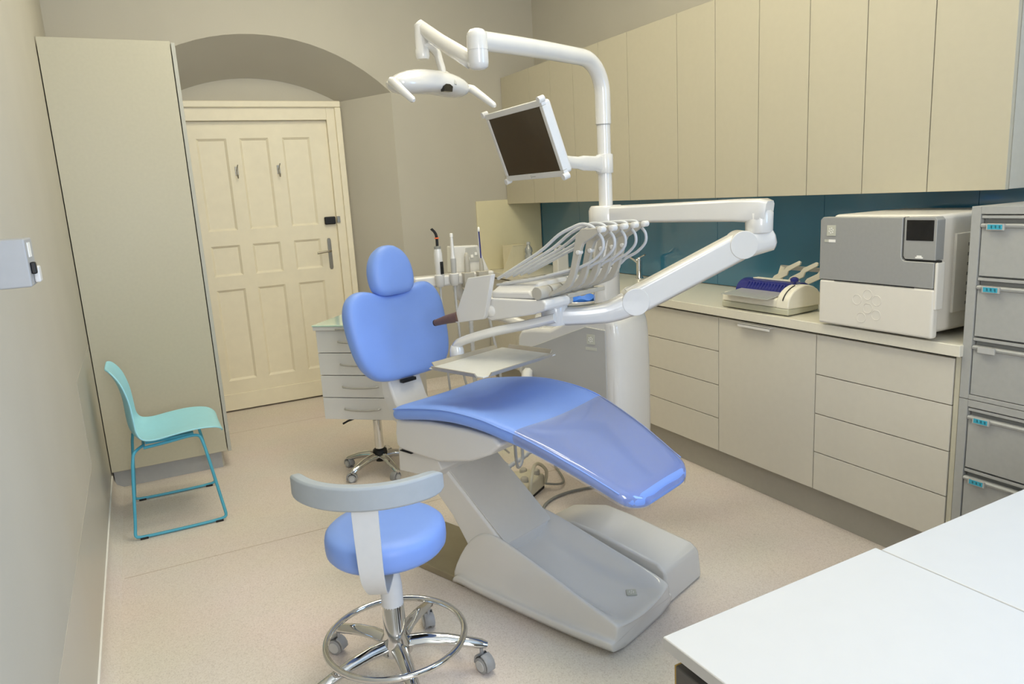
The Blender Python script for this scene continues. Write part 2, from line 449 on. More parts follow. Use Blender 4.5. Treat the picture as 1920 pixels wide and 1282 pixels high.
# ------------------------------------------------------------------ wardrobe
wr = thing('wardrobe', 'tall pale grey wardrobe side standing in the left corner', 'wardrobe', (0, 0, 0))
obj('side_panel', B(XL+0.005, 0.322, 4.55, 4.568, 0.105, 2.432), 'wardrobe_laminate', wr, bevel=0.0015)
obj('carcass', B(XL+0.02, 0.315, 4.568, 5.46, 0.105, 2.425), 'cabinet_body', wr, smooth=False)
obj('door', B(0.327, 0.347, 4.551, 5.0, 0.10, 2.425), 'edge_band', wr, bevel=0.0015)
obj('door', B(0.327, 0.347, 5.004, 5.46, 0.10, 2.425), 'edge_band', wr, bevel=0.0015)
obj('plinth', B(XL+0.012, 0.30, 4.60, 5.46, 0.0, 0.105), 'wardrobe_laminate', wr, smooth=False)
obj('plinth_corner', MB().prism([(XL+0.012,0.0),(0.29,0.0),(0.29,0.105),(XL+0.012,0.105)],'y',4.582,4.60), 'electric_grey', wr, smooth=False)

# wall mounted electric box
eb = thing('junction_box', 'light grey electric box fixed to the left wall', 'electric box', (XL, 1.79, 1.40))
obj('back_box', B(0, 0.04, 0, 0.12, -0.008, 0.097), 'electric_grey', eb, bevel=0.003)
obj('cover', B(0.043, 0.102, 0, 0.12, -0.005, 0.094), 'electric_grey', eb, bevel=0.004)
obj('label_sticker', B(0.102, 0.1035, 0.03, 0.07, 0.055, 0.085), 'white_print', eb, smooth=False)
obj('latch', MB().box(0.102,0.112,0.02,0.04,0.02,0.045), 'black', eb, bevel=0.003)
obj('rocker_switch', MB().box(0.102,0.114,0.05,0.085,0.0,0.035), 'white_satin', eb, bevel=0.004)

# ------------------------------------------------------------------ wall cabinets
ub = [1.554, 1.849, 2.139, 2.429, 2.726, 3.024, 3.322, 3.775, 4.08, 4.39, 4.692, 4.995, 5.462]
groups = [(0,2),(2,4),(4,6),(6,7),(7,9),(9,11),(11,12)]
ulab = ['wall cabinet nearest the camera, above the grey sterilizer',
        'second wall cabinet from the camera, above the laminator-like sealer',
        'third wall cabinet from the camera, above the left four-drawer cabinet',
        'single wider-door wall cabinet just right of the lamp post',
        'two-door wall cabinet directly behind the lamp post',
        'two-door wall cabinet directly behind the monitor',
        'last wall cabinet in the far corner by the back wall']
ulab[1] = 'second wall cabinet from the camera, above the blue and ivory sealer'
XU, UZ0, UZ1 = 2.77, 1.440, 2.423
for gi, (a, b) in enumerate(groups):
    y0, y1 = ub[a], ub[b]
    t = thing('wall_cabinet', 'handleless beige ' + ulab[gi], 'cabinet', (XU, y0, UZ0), 0, 'wall cabinets over the worktop')
    obj('body', B(0.022, XR-XU-0.002, 0.001, y1-y0-0.001, 0.002, UZ1-UZ0), 'cabinet_body', t, smooth=False)
    for k in range(a, b):
        obj('door', B(0, 0.019, ub[k]-y0+0.0018, ub[k+1]-y0-0.0018, 0, UZ1-UZ0), 'cabinet_lacquer', t, bevel=0.0012, seg=1)

# ------------------------------------------------------------------ glass splashback + cream panel
sp = thing('glass_splashback', 'glossy petrol-blue glass splashback above the worktop', 'splashback', (XR, 1.0, 0.918))
gy = [0.35, 1.075, 1.83, 2.588, 3.345, 4.10, 4.86, 5.462]
for i in range(len(gy)-1):
    obj('glass_panel', B(-0.008, -0.001, gy[i]-1.0+0.001, gy[i+1]-1.0-0.001, 0.0, 0.54), 'blue_glass', sp, bevel=0.001, seg=1)
cp = tag(obj('cream_wall_panel', B(2.485, 3.075, YB-0.014, YB-0.001, 0.916, 1.475), 'cream_panel', bevel=0.002), 'smooth cream panel on the back wall beside the blue glass', 'wall panel')

# ------------------------------------------------------------------ base cabinets
XF = 2.54
def base_unit(y0, y1, fronts, label, cat='cabinet', handle=False):
    t = thing('base_cabinet', label, cat, (XF, y0, 0), 0, 'base cabinets under the worktop')
    w = y1-y0
    obj('body', B(0.021, XR-XF-0.003, 0.001, w-0.001, 0.155, 0.868), 'gap_dark', t, smooth=False)
    for (z0, z1, yy0, yy1, nm) in fronts:
        f_ = obj(nm, B(0, 0.019, yy0+0.002, yy1-0.002, z0+0.0018, z1-0.0018), 'base_front', t, bevel=0.0012, seg=1)
        if handle:
            obj('handle', MB().box(-0.026, 0.004, 0.24, 0.44, z1-0.010, z1-0.006).box(-0.026,-0.022,0.24,0.44,z1-0.022,z1-0.006), 'white_satin', f_, bevel=0.001, seg=1)
    return t
def drawers(w, n=4):
    h = (0.862-0.157)/n
    return [(0.157+i*h, 0.157+(i+1)*h, 0, w, 'drawer') for i in range(n)]
base_unit(1.553, 2.154, drawers(0.601), 'grey-beige four-drawer base cabinet right of the cupboard door')
base_unit(2.154, 2.750, [(0.157,0.862,0,0.596,'door')], 'grey-beige base cupboard with a small white edge handle', handle=True)
base_unit(2.750, 3.350, drawers(0.6), 'grey-beige four-drawer base cabinet left of the cupboard door')
base_unit(3.350, 4.25, [(0.157,0.862,0,0.45,'door'),(0.157,0.862,0.45,0.9,'door')], 'grey-beige sink cupboard behind the dental unit cabinet')
base_unit(4.25, 4.99, [(0.157,0.862,0,0.74,'door')], 'plain grey-beige base cupboard left of the sink cupboard')
base_unit(4.99, 5.46, [(0.157,0.862,0,0.468,'door')], 'narrow grey-beige base cupboard in the far corner')
tag(obj('end_panel', B(XF+0.003, XR-0.005, 1.532, 1.551, 0.0, 0.868), 'wardrobe_laminate', bevel=0.001), 'narrow end panel of the base cabinets by the filing cabinets', 'cabinet panel')
tag(obj('plinth', B(XF+0.05, XF+0.066, 1.555, 5.465, 0.0, 0.153), 'plinth', smooth=False), 'long grey kick plinth under the base cabinets', 'plinth')
tag(obj('worktop', B(2.52, XR-0.009, 1.526, 5.468, 0.872, 0.915), 'worktop', bevel=0.003), 'long off-white worktop along the right wall', 'worktop')

# sink tap behind the delivery arm
tp = thing('tap', 'chrome swan-neck tap standing behind the delivery arm', 'tap', (2.98, 3.98, 0.915))
obj('column', MB().lathe([(0.026,0),(0.026,0.01),(0.02,0.015),(0.02,0.13),(0.015,0.14)], 20), 'chrome', tp)
obj('spout', MB().tube(catmull([(0,0,0.1),(-0.06,0.02,0.15),(-0.14,0.05,0.17),(-0.20,0.07,0.135)],5), 0.010), 'chrome', tp)
obj('lever', MB().tube([(0,0,0.14),(-0.02,-0.09,0.165)], 0.006), 'chrome', tp)

# ------------------------------------------------------------------ filing cabinets
def tag_text(parent, x, y0, z, strokes):
    mb = MB()
    for (a, b, c, d) in strokes: mb.box(x-0.0008, x, y0+a, y0+c, z+b, z+d)
    obj('tag_lettering', mb, 'ink_dark', parent, smooth=False)
def filing(z0, z1, ndraw, label, tags):
    t = thing('filing_cabinet', label, 'filing cabinet', (XF, 0.60, z0), 0, 'stacked steel filing cabinets')
    w, d, h = 0.93, 0.535, z1-z0
    mb = MB().box(0.03, d, 0, w, 0, h)
    obj('carcass', mb, 'file_grey', t, bevel=0.002, seg=1)
    mb = MB().box(0, 0.032, w-0.032, w, 0, h).box(0, 0.032, 0, 0.032, 0, h).box(0, 0.032, 0.032, w-0.032, h-0.026, h).box(0,0.032,0.032,w-0.032,0,0.016)
    obj('front_frame', mb, 'file_grey', t, bevel=0.0015, seg=1)
    hh = (h-0.026-0.016)/ndraw
    for i in range(ndraw):
        b0 = h-0.026-(i+1)*hh; b1 = b0+hh
        dr_ = obj('drawer', MB().prism([(0.004,b0+0.004),(0.004,b1-0.045),(-0.006,b1-0.040),(-0.008,b1-0.034),(0.003,b1-0.030),(0.026,b1-0.028),(0.03,b1-0.02),(0.03,b0+0.004)], 'y', 0.036, w-0.036) if False else
                  MB().loft([[(0.004,yy,b0+0.003),(0.004,yy,b1-0.046),(-0.004,yy,b1-0.042),(-0.006,yy,b1-0.036),(0.0,yy,b1-0.031),(0.028,yy,b1-0.030),(0.031,yy,b0+0.003)] for yy in (0.036, w-0.036)]), 'file_grey', t, angle=25)
        obj('grip_recess', B(0.018, 0.03, 0.036, w-0.036, b1-0.030, b1-0.012), 'file_recess', dr_, smooth=False)
        obj('top_lip', B(0.002, 0.03, 0.034, w-0.034, b1-0.014, b1-0.004), 'file_grey', dr_, bevel=0.001, seg=1)
        k = tags[i]
        tg = obj('label_holder', MB().box(-0.012, -0.004, w-0.115, w-0.058, b1-0.052, b1-0.030), 'tag_clear', dr_, bevel=0.001, seg=1)
        if k:
            obj('label_card', B(-0.0128, -0.012, w-0.110, w-0.063, b1-0.049, b1-0.033), 'tag_cyan', tg, smooth=False)
            st = []
            for q in range(3):
                yy = w-0.072-q*0.013
                st += [(yy-0.006, 0.002, yy-0.0045, 0.011), (yy-0.006, 0.0095, yy-0.001, 0.011), (yy-0.005,0.005,yy-0.001,0.0065)]
            tag_text(tg, -0.0128, 0, b1-0.0475, st)
    return t
filing(0.0, 0.722, 3, 'lower grey steel filing cabinet, standing on the floor by the desk', (1, 1, 1))
filing(0.724, 1.395, 3, 'upper grey steel filing cabinet stacked beside the sterilizer', (1, 1, 0))

# ------------------------------------------------------------------ dental chair (local x towards the feet, y towards the unit)
CH = (1.38, 1.90, 0.0); CR = radians(-69.0)
ch = thing('dental_chair', 'blue and white dental treatment chair in the middle of the room', 'dental chair', CH, CR)

def badge(parent, c, ex, ey, size, name='badge'):
    """small square logo plate with a ring of light dots"""
    c = Vector(c); ex = Vector(ex).normalized(); ey = Vector(ey).normalized(); nz = ex.cross(ey)
    h = size/2; mb = MB()
    q = [c+ex*a*h+ey*b*h for a, b in ((-1,-1),(1,-1),(1,1),(-1,1))]
    mb.add([tuple(p) for p in q]+[tuple(p+nz*0.002) for p in q], [(3,2,1,0),(4,5,6,7),(0,1,5,4),(1,2,6,5),(2,3,7,6),(3,0,4,7)])
    o = obj(name, mb, 'badge_grey', parent, smooth=False)
    mb = MB()
    for k in range(6):
        a = 2*pi*k/6 + 0.3
        p = c + ex*cos(a)*h*0.45 + ey*sin(a)*h*0.45 + nz*0.0022
        r = h*0.16
        vs = [tuple(p+ex*r*cos(2*pi*j/8)+ey*r*sin(2*pi*j/8)+nz*0.0006) for j in range(8)]
        mb.add(vs, [tuple(range(8))])
    mb.add([tuple(c+ex*h*0.14*cos(2*pi*j/8)+ey*h*0.14*sin(2*pi*j/8)+nz*0.0028) for j in range(8)], [tuple(range(8))])
    obj('logo_dots', mb, 'white_print', o, smooth=False, recalc=False)
    return o

# base cover: lofted along u; raised sides with a dished ramp between them
us   =[-0.752,-0.75, -0.72, -0.665,-0.60, -0.555,-0.50, -0.42, -0.32, -0.22, -0.12, -0.04, 0.000, 0.018, 0.026, 0.030]
crest=[ 0.03,  0.055, 0.135, 0.215, 0.258, 0.268, 0.262, 0.243, 0.215, 0.186, 0.157, 0.134, 0.122, 0.114, 0.106, 0.098]
dish =[ 0.03,  0.055, 0.115, 0.17,  0.190, 0.196, 0.190, 0.166, 0.134, 0.108, 0.093, 0.090, 0.096, 0.100, 0.098, 0.094]
hws  =[ 0.175, 0.185, 0.192, 0.198, 0.202, 0.204, 0.206, 0.208, 0.210, 0.210, 0.208, 0.204, 0.200, 0.197, 0.194, 0.190]
rings = []
for i, uu in enumerate(us):
    c_, d_, w_ = crest[i], dish[i], hws[i]
    k1 = min(1.0, c_/0.1)
    lg = min(0.060, c_*0.5)
    ins = 0.054*min(1.0, c_/0.2)
    wc = w_-ins
    dd = c_-d_
    half = [(w_, 0.0), (w_, lg*0.85), (w_-0.001, lg*0.97), (w_-0.005*k1, lg+0.001*k1), (w_-0.018*k1, lg+0.003*k1), (w_-0.022*k1, lg+0.007*k1), (wc+0.004, c_-0.012*k1), (wc+0.001, c_-0.002*k1), (wc-0.005, c_), (wc-0.012, c_-0.002*k1),
            (wc-0.030, c_-dd*0.35), (wc-0.052, d_+dd*0.25), (wc-0.078, d_+dd*0.04), (wc-0.105, d_), (0.0, d_-0.002)]
    bw = interp([-0.1, 0.0, 0.04], [0.0, 0.014, 0.022], uu)
    ring = []
    for v_, z_ in [(-a, b) for a, b in half] + [(a, b) for a, b in reversed(half[:-1])]:
        ring.append((uu + bw*(1-(v_/w_)**2), v_, z_))
    rings.append(ring)
o = obj('base_cover', MB().loft(rings), 'white_plastic', ch, sub=1)
# badge on the ramp
badge(o, (-0.06, 0.06, 0.0935), (0.75,0.66,-0.0), (-0.66,0.75,0.02), 0.036)
obj('base_plate', MB().box(-1.16, -0.70, -0.165, 0.165, 0.0, 0.03), 'metal_plate', ch, bevel=0.004)
# junction box to the right of the base
jb = [(-0.62,0.03),(-0.60,0.16),(-0.42,0.205),(-0.30,0.195),(-0.03,0.15),(0.002,0.125),(0.012,0.03),(0.012,0.0),(-0.62,0.0)]
mb = MB()
mb.loft([[(p[0], yy, p[1]*zf) for p in jb] for yy, zf in ((0.19,1.06),(0.43,1.0),(0.452,0.9))])
obj('junction_housing', mb, 'white_plastic', ch, bevel=0.016, seg=3)
# lift arm
arm = [(-0.80,0.52),(-0.775,0.47),(-0.485,0.235),(-0.50,0.15),(-0.66,0.14),(-0.76,0.28),(-0.97,0.47),(-0.98,0.53)]
obj('lift_arm', MB().prism(arm, 'y', -0.145, 0.145), 'white_satin', ch, bevel=0.012, seg=3)
obj('arm_cover', MB().prism([(-0.775,0.478),(-0.485,0.243),(-0.481,0.236),(-0.77,0.466)], 'y', -0.135, 0.135), 'arm_grey', ch, bevel=0.002)
# seat shell
sh = [(-0.952,0.675),(-0.963,0.62),(-0.962,0.57),(-0.94,0.552),(-0.82,0.548),(-0.70,0.548),(-0.54,0.585),(-0.44,0.63),(-0.385,0.675),(-0.42,0.70),(-0.55,0.705),(-0.75,0.70)]
obj('seat_shell', MB().prism(sh, 'y', -0.235, 0.235), 'white_satin', ch, bevel=0.014, seg=3)
obj('hinge_cover', MB().prism([(-1.0,0.44),(-0.995,0.54),(-0.97,0.552),(-0.76,0.536),(-0.74,0.50),(-0.78,0.455)], 'y', -0.2, 0.2), 'white_satin', ch, bevel=0.006)
obj('seam_strip', B(-0.94, -0.87, -0.2365, -0.2, 0.5485, 0.5515), 'black', ch, smooth=False)

# seat + leg cushion
pu = [-0.945,-0.86,-0.73,-0.60,-0.47,-0.38,-0.27,-0.10, 0.05, 0.12]
pz = [ 0.735, 0.752, 0.772, 0.784, 0.780, 0.768, 0.742, 0.680, 0.612, 0.580]
prof = smooth_curve(list(zip(pu, pz)), 200)
PX = [p[0] for p in prof]; PZ = [p[1] for p in prof]
def hw_at(uu):
    w = interp([-0.95,-0.6,-0.35,-0.10,0.05], [0.268,0.272,0.268,0.228,0.198], uu)
    if uu > 0.05: w = 0.198*sqrt(max(0.02, 1-((uu-0.05)/0.083)**2))*0.35 + 0.198*0.65*(1-max(0,(uu-0.08)/0.05)**2*0.35)
    if uu < -0.92: w -= 0.02*((-0.92-uu)/0.025)
    return w
def zt_at(uu): return interp(PX, PZ, uu)
stations = [-0.943,-0.938,-0.925,-0.90,-0.85,-0.80,-0.75,-0.70,-0.65,-0.60,-0.55,-0.50,-0.45,-0.40,-0.35,-0.30,-0.25,-0.2,-0.15,-0.1,-0.05,0.0,0.04,0.07,0.095,0.112,0.122,0.127]
rings = []
for k, uu in enumerate(stations):
    w = hw_at(uu); zt = zt_at(uu); th = interp([-0.95,-0.3,0.12],[0.062,0.058,0.05], uu)
    e = 1.0
    if k < 3: e = (0.35, 0.7, 0.93)[k]
    if k > 24: e = (0.93, 0.78, 0.45)[k-25]
    ds = interp([-0.95,-0.85,-0.65,-0.5,-0.35,-0.2,0.1],[0.0,0.016,0.036,0.038,0.022,0.004,-0.004], uu)
    zc = zt-th/2
    loop = []
    for t in (-1,-0.8,-0.6,-0.4,-0.2,0,0.2,0.4,0.6,0.8,1):
        loop.append((uu, t*(w-0.03), zc+(zt-zc-ds*(1-t*t)**1.3)*e))
    right = [(w-0.012, zt-0.004), (w-0.001, zt-0.018), (w, zt-th*0.6), (w-0.006, zt-th*0.88), (w-0.03, zt-th)]
    loop += [(uu, a, zc+(b-zc)*e) for a, b in right]
    loop += [(uu, t*(w-0.03), zc+(zt-th-zc)*e) for t in (0.5, 0, -0.5)]
    loop += [(uu, -a, zc+(b-zc)*e) for a, b in reversed(right)]
    rings.append(loop)
cu = obj('seat_cushion', MB().loft(rings), 'blue_vinyl', ch, sub=1)
for s in (-1, 1):
    pts = [(uu, s*(hw_at(uu)-0.004), zt_at(uu)-0.009) for uu in [-0.92+0.0254*i for i in range(40)]]
    obj('piping', MB().tube(pts, 0.003, 6), 'blue_vinyl', cu)
# clear foot protector
rings = []
for k, uu in enumerate([-0.30,-0.25,-0.2,-0.15,-0.1,-0.05,0.0,0.04,0.08,0.108,0.126,0.131]):
    w = hw_at(min(uu,0.127))+0.003-(0.004 if k == 10 else 0.012 if k == 11 else 0); zt = zt_at(uu)+0.003; th = 0.062
    ds = interp([-0.35,-0.2,0.1],[0.018,0.004,-0.004], uu)
    dz = (0,0,0,0,0,0,0,0,0,0.003,0.014,0.03)[k]
    loop = [(uu, -w, zt-th*0.75), (uu, -w-0.0005, zt-0.02-dz*0.3), (uu, -w+0.01, zt-0.004-dz*0.7)]
    loop += [(uu, t*(w-0.03), zt-ds*(1-t*t)**1.3-dz) for t in (-1,-0.6,-0.2,0.2,0.6,1)]
    loop += [(uu, w-0.01, zt-0.004-dz*0.7), (uu, w+0.0005, zt-0.02-dz*0.3), (uu, w, zt-th*0.75)]
    rings.append(loop)
fc = obj('foot_protector', MB().loft(rings, closed=False), 'clear_vinyl', ch, sub=1)

# padded shapes from an outline
def pad(outline, th, bulge, frame, inset=0.02, n=4):
    """outline: closed list of (a,b); frame: origin, ea, eb, en (front normal)"""
    o_, ea, eb, en = [Vector(x) for x in frame]
    pts = catmull([(a, b, 0) for a, b in outline], n, True)
    cx_ = sum(p.x for p in pts)/len(pts); cy_ = sum(p.y for p in pts)/len(pts)
    ext = max(sqrt((p.x-cx_)**2+(p.y-cy_)**2) for p in pts)
    def ring(off, dep):
        r_ = []
        for p in pts:
            d = Vector((p.x-cx_, p.y-cy_, 0)); L = d.length
            k = max(0.0, (L-off)/L)
            r_.append(tuple(o_ + ea*(cx_+d.x*k) + eb*(cy_+d.y*k) + en*dep))
        return r_
    rr = [ring(inset*1.6, -th), ring(inset*0.35, -th*0.93), ring(0, -th*0.7), ring(0, -th*0.35), ring(inset*0.25, -th*0.12), ring(inset, 0.0)]
    def scl(k, dep):
        return [tuple(o_ + ea*(cx_+(p.x-cx_)*k) + eb*(cy_+(p.y-cy_)*k) + en*dep) for p in pts]
    rr += [scl(0.72, bulge*0.6), scl(0.4, bulge*0.95), scl(0.12, bulge)]
    return MB().loft(rr)
t_ = radians(9)
fn = (cos(t_), 0, sin(t_)); fu = (-sin(t_), 0, cos(t_))
half = [(0.0,0.0),(0.11,0.003),(0.185,0.022),(0.228,0.075),(0.247,0.15),(0.256,0.235),(0.253,0.31),(0.228,0.368),(0.18,0.396),(0.125,0.392),(0.07,0.372)]
outl = [(0.0,0.0),(0.12,0.0),(0.2,0.014),(0.248,0.055),(0.268,0.125),(0.272,0.21),(0.268,0.30),(0.243,0.362),(0.2,0.397),(0.14,0.398),(0.08,0.376),(0.0,0.364),
        (-0.07,0.372),(-0.125,0.392),(-0.18,0.396),(-0.228,0.368),(-0.252,0.31),(-0.252,0.235),(-0.240,0.15),(-0.216,0.08),(-0.168,0.025),(-0.1,0.004)]
BO = (-1.115, 0.0, 0.775)
bk = obj('backrest', pad(outl, 0.075, -0.008, (BO, (0,1,0), fu, fn), 0.024), 'blue_vinyl', ch, sub=1)
hh_ = [(0.0,0.372),(0.06,0.374),(0.097,0.395),(0.110,0.445),(0.103,0.505),(0.075,0.553),(0.035,0.58)]
outl = hh_ + [(0.0,0.586)] + [(-a, b) for a, b in reversed(hh_[1:])]
HO = tuple(Vector(BO)+Vector(fn)*0.026-Vector(fu)*0.012)
obj('headrest', pad(outl, 0.075, 0.006, (HO, (0,1,0), fu, fn), 0.02), 'blue_vinyl', ch, sub=1)
obj('headrest_post', MB().prism([(-1.19,1.0),(-1.205,1.25),(-1.23,1.25),(-1.22,1.0)], 'y', -0.025, 0.025), 'chrome', ch, bevel=0.003)
# backrest support arm
sup = [(-1.20,0.98),(-1.165,0.78),(-1.125,0.68),(-1.06,0.615),(-0.93,0.585),(-0.92,0.545),(-1.06,0.545),(-1.16,0.60),(-1.215,0.70),(-1.235,0.98)]
obj('backrest_arm', MB().prism(sup, 'y', -0.09, 0.09), 'white_satin', ch, bevel=0.012, seg=3)
obj('latch', MB().box(-1.14,-1.118,-0.045,0.03,0.757,0.771), 'black', ch, bevel=0.002)

# ------------------------------------------------------------------ dental unit cabinet beside the chair
un = thing('dental_unit', 'white floor-standing dental unit cabinet with grey side panel', 'dental unit', CH, CR)
bo = [(-0.80,0.29),(-0.84,0.42),(-0.93,0.57),(-1.02,0.625),(-1.085,0.645),(-1.09,0.70),(-1.075,0.84),(-1.05,0.875),(-0.99,0.885),(-0.87,0.892),(-0.76,0.942),(-0.70,0.956),(-0.56,0.962),(-0.515,0.955),(-0.505,0.93),(-0.495,0.6),(-0.505,0.29)]
obj('housing', MB().prism(bo, 'y', 0.652, 0.93), 'white_plastic', un, bevel=0.022, seg=3)
rings = []
for z, k in ((0.28,0.012),(0.295,0.006),(0.4,0.002),(0.6,0.0),(0.85,0.002),(0.92,0.012),(0.95,0.026),(0.966,0.05)):
    rings.append([(-0.60,0.66,z),(-0.545,0.645,z),(-0.505-k*0.4,0.652+k*0.2,z),(-0.482-k,0.68+k*0.2,z),(-0.473-k,0.73,z),(-0.470-k,0.79,z),(-0.473-k,0.86,z),(-0.482-k,0.91-k*0.2,z),(-0.505-k*0.4,0.935-k*0.2,z),(-0.545,0.94,z),(-0.60,0.93,z)])
obj('front_cover', MB().loft(rings), 'white_plastic', un, sub=1)
pn = [(-0.548,0.912),(-0.655,0.920),(-1.03,0.778),(-1.05,0.672),(-1.01,0.645),(-0.92,0.59),(-0.83,0.43),(-0.80,0.31),(-0.548,0.31)]
gp = obj('side_panel', MB().prism(pn, 'y', 0.644, 0.655), 'unit_grey', un, bevel=0.003)
badge(gp, (-0.625, 0.6435, 0.865), (1,0,0), (0,0,1), 0.044)
obj('name_plate', B(-0.655,-0.595,0.6425,0.644,0.815,0.828), 'badge_grey', gp, smooth=False)
# spittoon bowl and filler base
bw = obj('spittoon_bowl', MB().lathe([(0.03,0.93),(0.06,0.945),(0.088,0.985),(0.094,1.0),(0.090,1.004),(0.084,0.998),(0.06,0.965),(0.0005,0.955)], 32, (-0.83,0.86,0)), 'white_plastic', un)
lin = MB(); ringsL = []
for k, (r, h) in enumerate([(0.05,0.965),(0.075,0.995),(0.088,1.014)]):
    ringsL.append([(-0.83+r*(1+0.05*sin(5*a))*cos(a), 0.86+r*(1+0.05*sin(5*a))*sin(a), h+0.006*sin(7*a+k)*(k>0)) for a in [2*pi*j/40 for j in range(40)]])
lin.loft(ringsL, caps=False)
lin.add([(-0.83+0.05*cos(2*pi*j/40), 0.86+0.05*sin(2*pi*j/40), 0.966) for j in range(40)], [tuple(range(40))])
obj('blue_bag_liner', lin, 'blue_liner', bw, recalc=False)
obj('support_column', MB().box(-0.70, -0.62, 0.86, 0.93, 0.0, 0.30), 'white_satin', un, bevel=0.01)
obj('cup_base', MB().lathe([(0.075,0.885),(0.075,0.893),(0.06,0.90),(0.05,0.935),(0.048,0.94)], 32, (-0.99,0.775,0)), 'white_plastic', un)
obj('support_arm', MB().sweep(catmull([(-1.02,0.66,0.66),(-0.98,0.60,0.66),(-0.90,0.50,0.60),(-0.83,0.40,0.53)],5), 0.05, 0.05), 'white_satin', un)
obj('column', MB().sweep([(-0.64,0.8,0.93),(-0.64,0.8,1.20),(-0.635,0.8,1.40)], 0.13, 0.11, (1,0,0), r=0.35), 'white_plastic', un, wn=True)
obj('arm_head', MB().lathe([(0.07,1.345),(0.075,1.36),(0.075,1.438),(0.066,1.449)], 32, (-0.63,0.8,0)), 'white_plastic', un)

# ------------------------------------------------------------------ operating lamp on its post
lp = thing('operating_lamp', 'white dental operating lamp on a long bent post', 'lamp', CH, CR)
PU, PV = -0.63, 0.80
obj('post', MB().lathe([(0.031,1.445),(0.031,1.585),(0.030,1.585),(0.030,1.80)], 24, (PU,PV,0)), 'white_plastic', lp)
pts = [(PU,PV,1.80),(PU,PV,1.92)]
for k in range(1, 9):
    a = pi/2*k/9; pts.append((PU, PV-0.14+0.14*cos(a), 1.925+0.14*sin(a)))
pts += [(PU,PV-0.15,2.066),(PU+0.005,PV-0.4,2.068),(PU+0.01,PV-0.6,2.066),(PU+0.015,PV-0.78,2.062)]
obj('bent_arm', MB().tube(pts, 0.034, 20), 'white_plastic', lp)
obj('post_joint', MB().lathe([(0.0305,1.795),(0.0305,1.80)], 24, (PU,PV,0)), 'unit_grey', lp)
JU, JV = -0.614, 0.015
jc = obj('joint_hub', MB().lathe([(0.010,2.101),(0.026,2.096),(0.035,2.084),(0.037,2.07),(0.037,2.028),(0.0355,2.028),(0.0355,2.025),(0.037,2.025),(0.037,1.985),(0.033,1.970),(0.02,1.963),(0.001,1.961)], 24, (JU,JV,0)), 'white_plastic', lp)
TU, TV, TZ = -1.00, 0.10, 2.185
obj('spring_arm', MB().sweep([(JU-0.005,JV+0.0,1.992),(JU-0.05,JV+0.011,2.004),(-0.85,0.068,2.10),(TU,TV,TZ),(TU-0.02,TV+0.004,TZ+0.004)], 0.042, 0.062, r=0.42, taper=[(0.8,0.8),(1,1),(0.95,0.92),(0.95,0.9),(0.7,0.6)]), 'white_plastic', lp, wn=True)
obj('swivel', MB().lathe([(0.01,2.06),(0.024,2.062),(0.028,2.072),(0.028,2.098),(0.026,2.10),(0.026,2.15),(0.022,2.19)], 20, (TU+0.012,TV-0.008,0)), 'white_plastic', lp)
LU, LV, LZ = -0.95, 0.030, 1.955
obj('drop_arm', MB().sweep(catmull([(TU+0.012,TV-0.005,2.105),(TU+0.025,TV+0.01,2.115),(TU+0.04,TV+0.04,2.09),(-0.95,0.15,2.04),(-0.945,0.155,2.0)],4), 0.05, 0.03, r=0.4), 'white_plastic', lp, wn=True)
# lamp head: lofted along v
rings = []
for (s_, hu, zt, zb) in ((-0.205,0.01,0.004,-0.006),(-0.195,0.04,0.012,-0.018),(-0.17,0.058,0.034,-0.036),(-0.12,0.07,0.052,-0.038),(-0.05,0.078,0.062,-0.031),(0.03,0.08,0.063,-0.027),(0.10,0.076,0.058,-0.031),(0.16,0.068,0.044,-0.038),(0.195,0.052,0.02,-0.03),(0.21,0.02,0.006,-0.012)):
    rings.append([(LU+hu*cos(a), LV+0.045+s_*0.94, LZ + (zt if sin(a) > 0 else -zb)*(abs(sin(a))**0.8)*(1 if sin(a) > 0 else -1)) for a in [2*pi*j/20 for j in range(20)]])
lh = obj('lamp_head', MB().loft(rings), 'white_plastic', lp, sub=1)
obj('sensor_window', MB().prism([(LV+0.055,LZ-0.028),(LV+0.095,LZ-0.028),(LV+0.100,LZ-0.008),(LV+0.085,LZ+0.0),(LV+0.065,LZ+0.0),(LV+0.052,LZ-0.008)], 'x', LU+0.060, LU+0.0815), 'black_gloss', lh, smooth=False)
obj('yoke', MB().tube(catmull([(-0.945,0.155,2.012),(-0.915,0.155,1.998),(-0.886,0.15,1.972),(-0.878,0.148,1.955)],4), 0.009), 'unit_grey', lh)
for s in (-1, 1):
    c_ = LV+0.045+s*0.2
    obj('handle', MB().tube([(LU+0.02,c_,LZ+0.004),(LU+0.04,c_+s*0.006,LZ-0.004),(LU+0.09,c_+s*0.012,LZ-0.04),(LU+0.145,c_+s*0.014,LZ-0.078),(LU+0.152,c_+s*0.014,LZ-0.083)], [0.015,0.017,0.015,0.012,0.006], 14), 'white_plastic', lp)

# ------------------------------------------------------------------ monitor on the post
mo = thing('monitor', 'white-framed flat monitor with a dark brown reflection coloured into its screen', 'monitor', CH, CR)
inv = Matrix.Rotation(-CR, 3, 'Z')
mc = inv @ (Vector((0,0,0)))            # chair-local centre given directly below
mc = Vector((-0.643, 0.264, 1.711))
ph = radians(-18.7)
nW = Vector((cos(pi)*cos(ph), 0.0, sin(ph))); hW = Vector((0,0,1)).cross(nW).normalized(); uW = nW.cross(hW)
nL, hL, uL = inv@nW, inv@hW, inv@uW
def mbox(a0, a1, b0, b1, c0, c1):
    vs = []
    for c_ in (c0, c1):
        for a, b in ((a0,b0),(a1,b0),(a1,b1),(a0,b1)):
            vs.append(tuple(mc + hL*a + uL*b + nL*c_))
    return MB().add(vs, [(3,2,1,0),(4,5,6,7),(0,1,5,4),(1,2,6,5),(2,3,7,6),(3,0,4,7)])
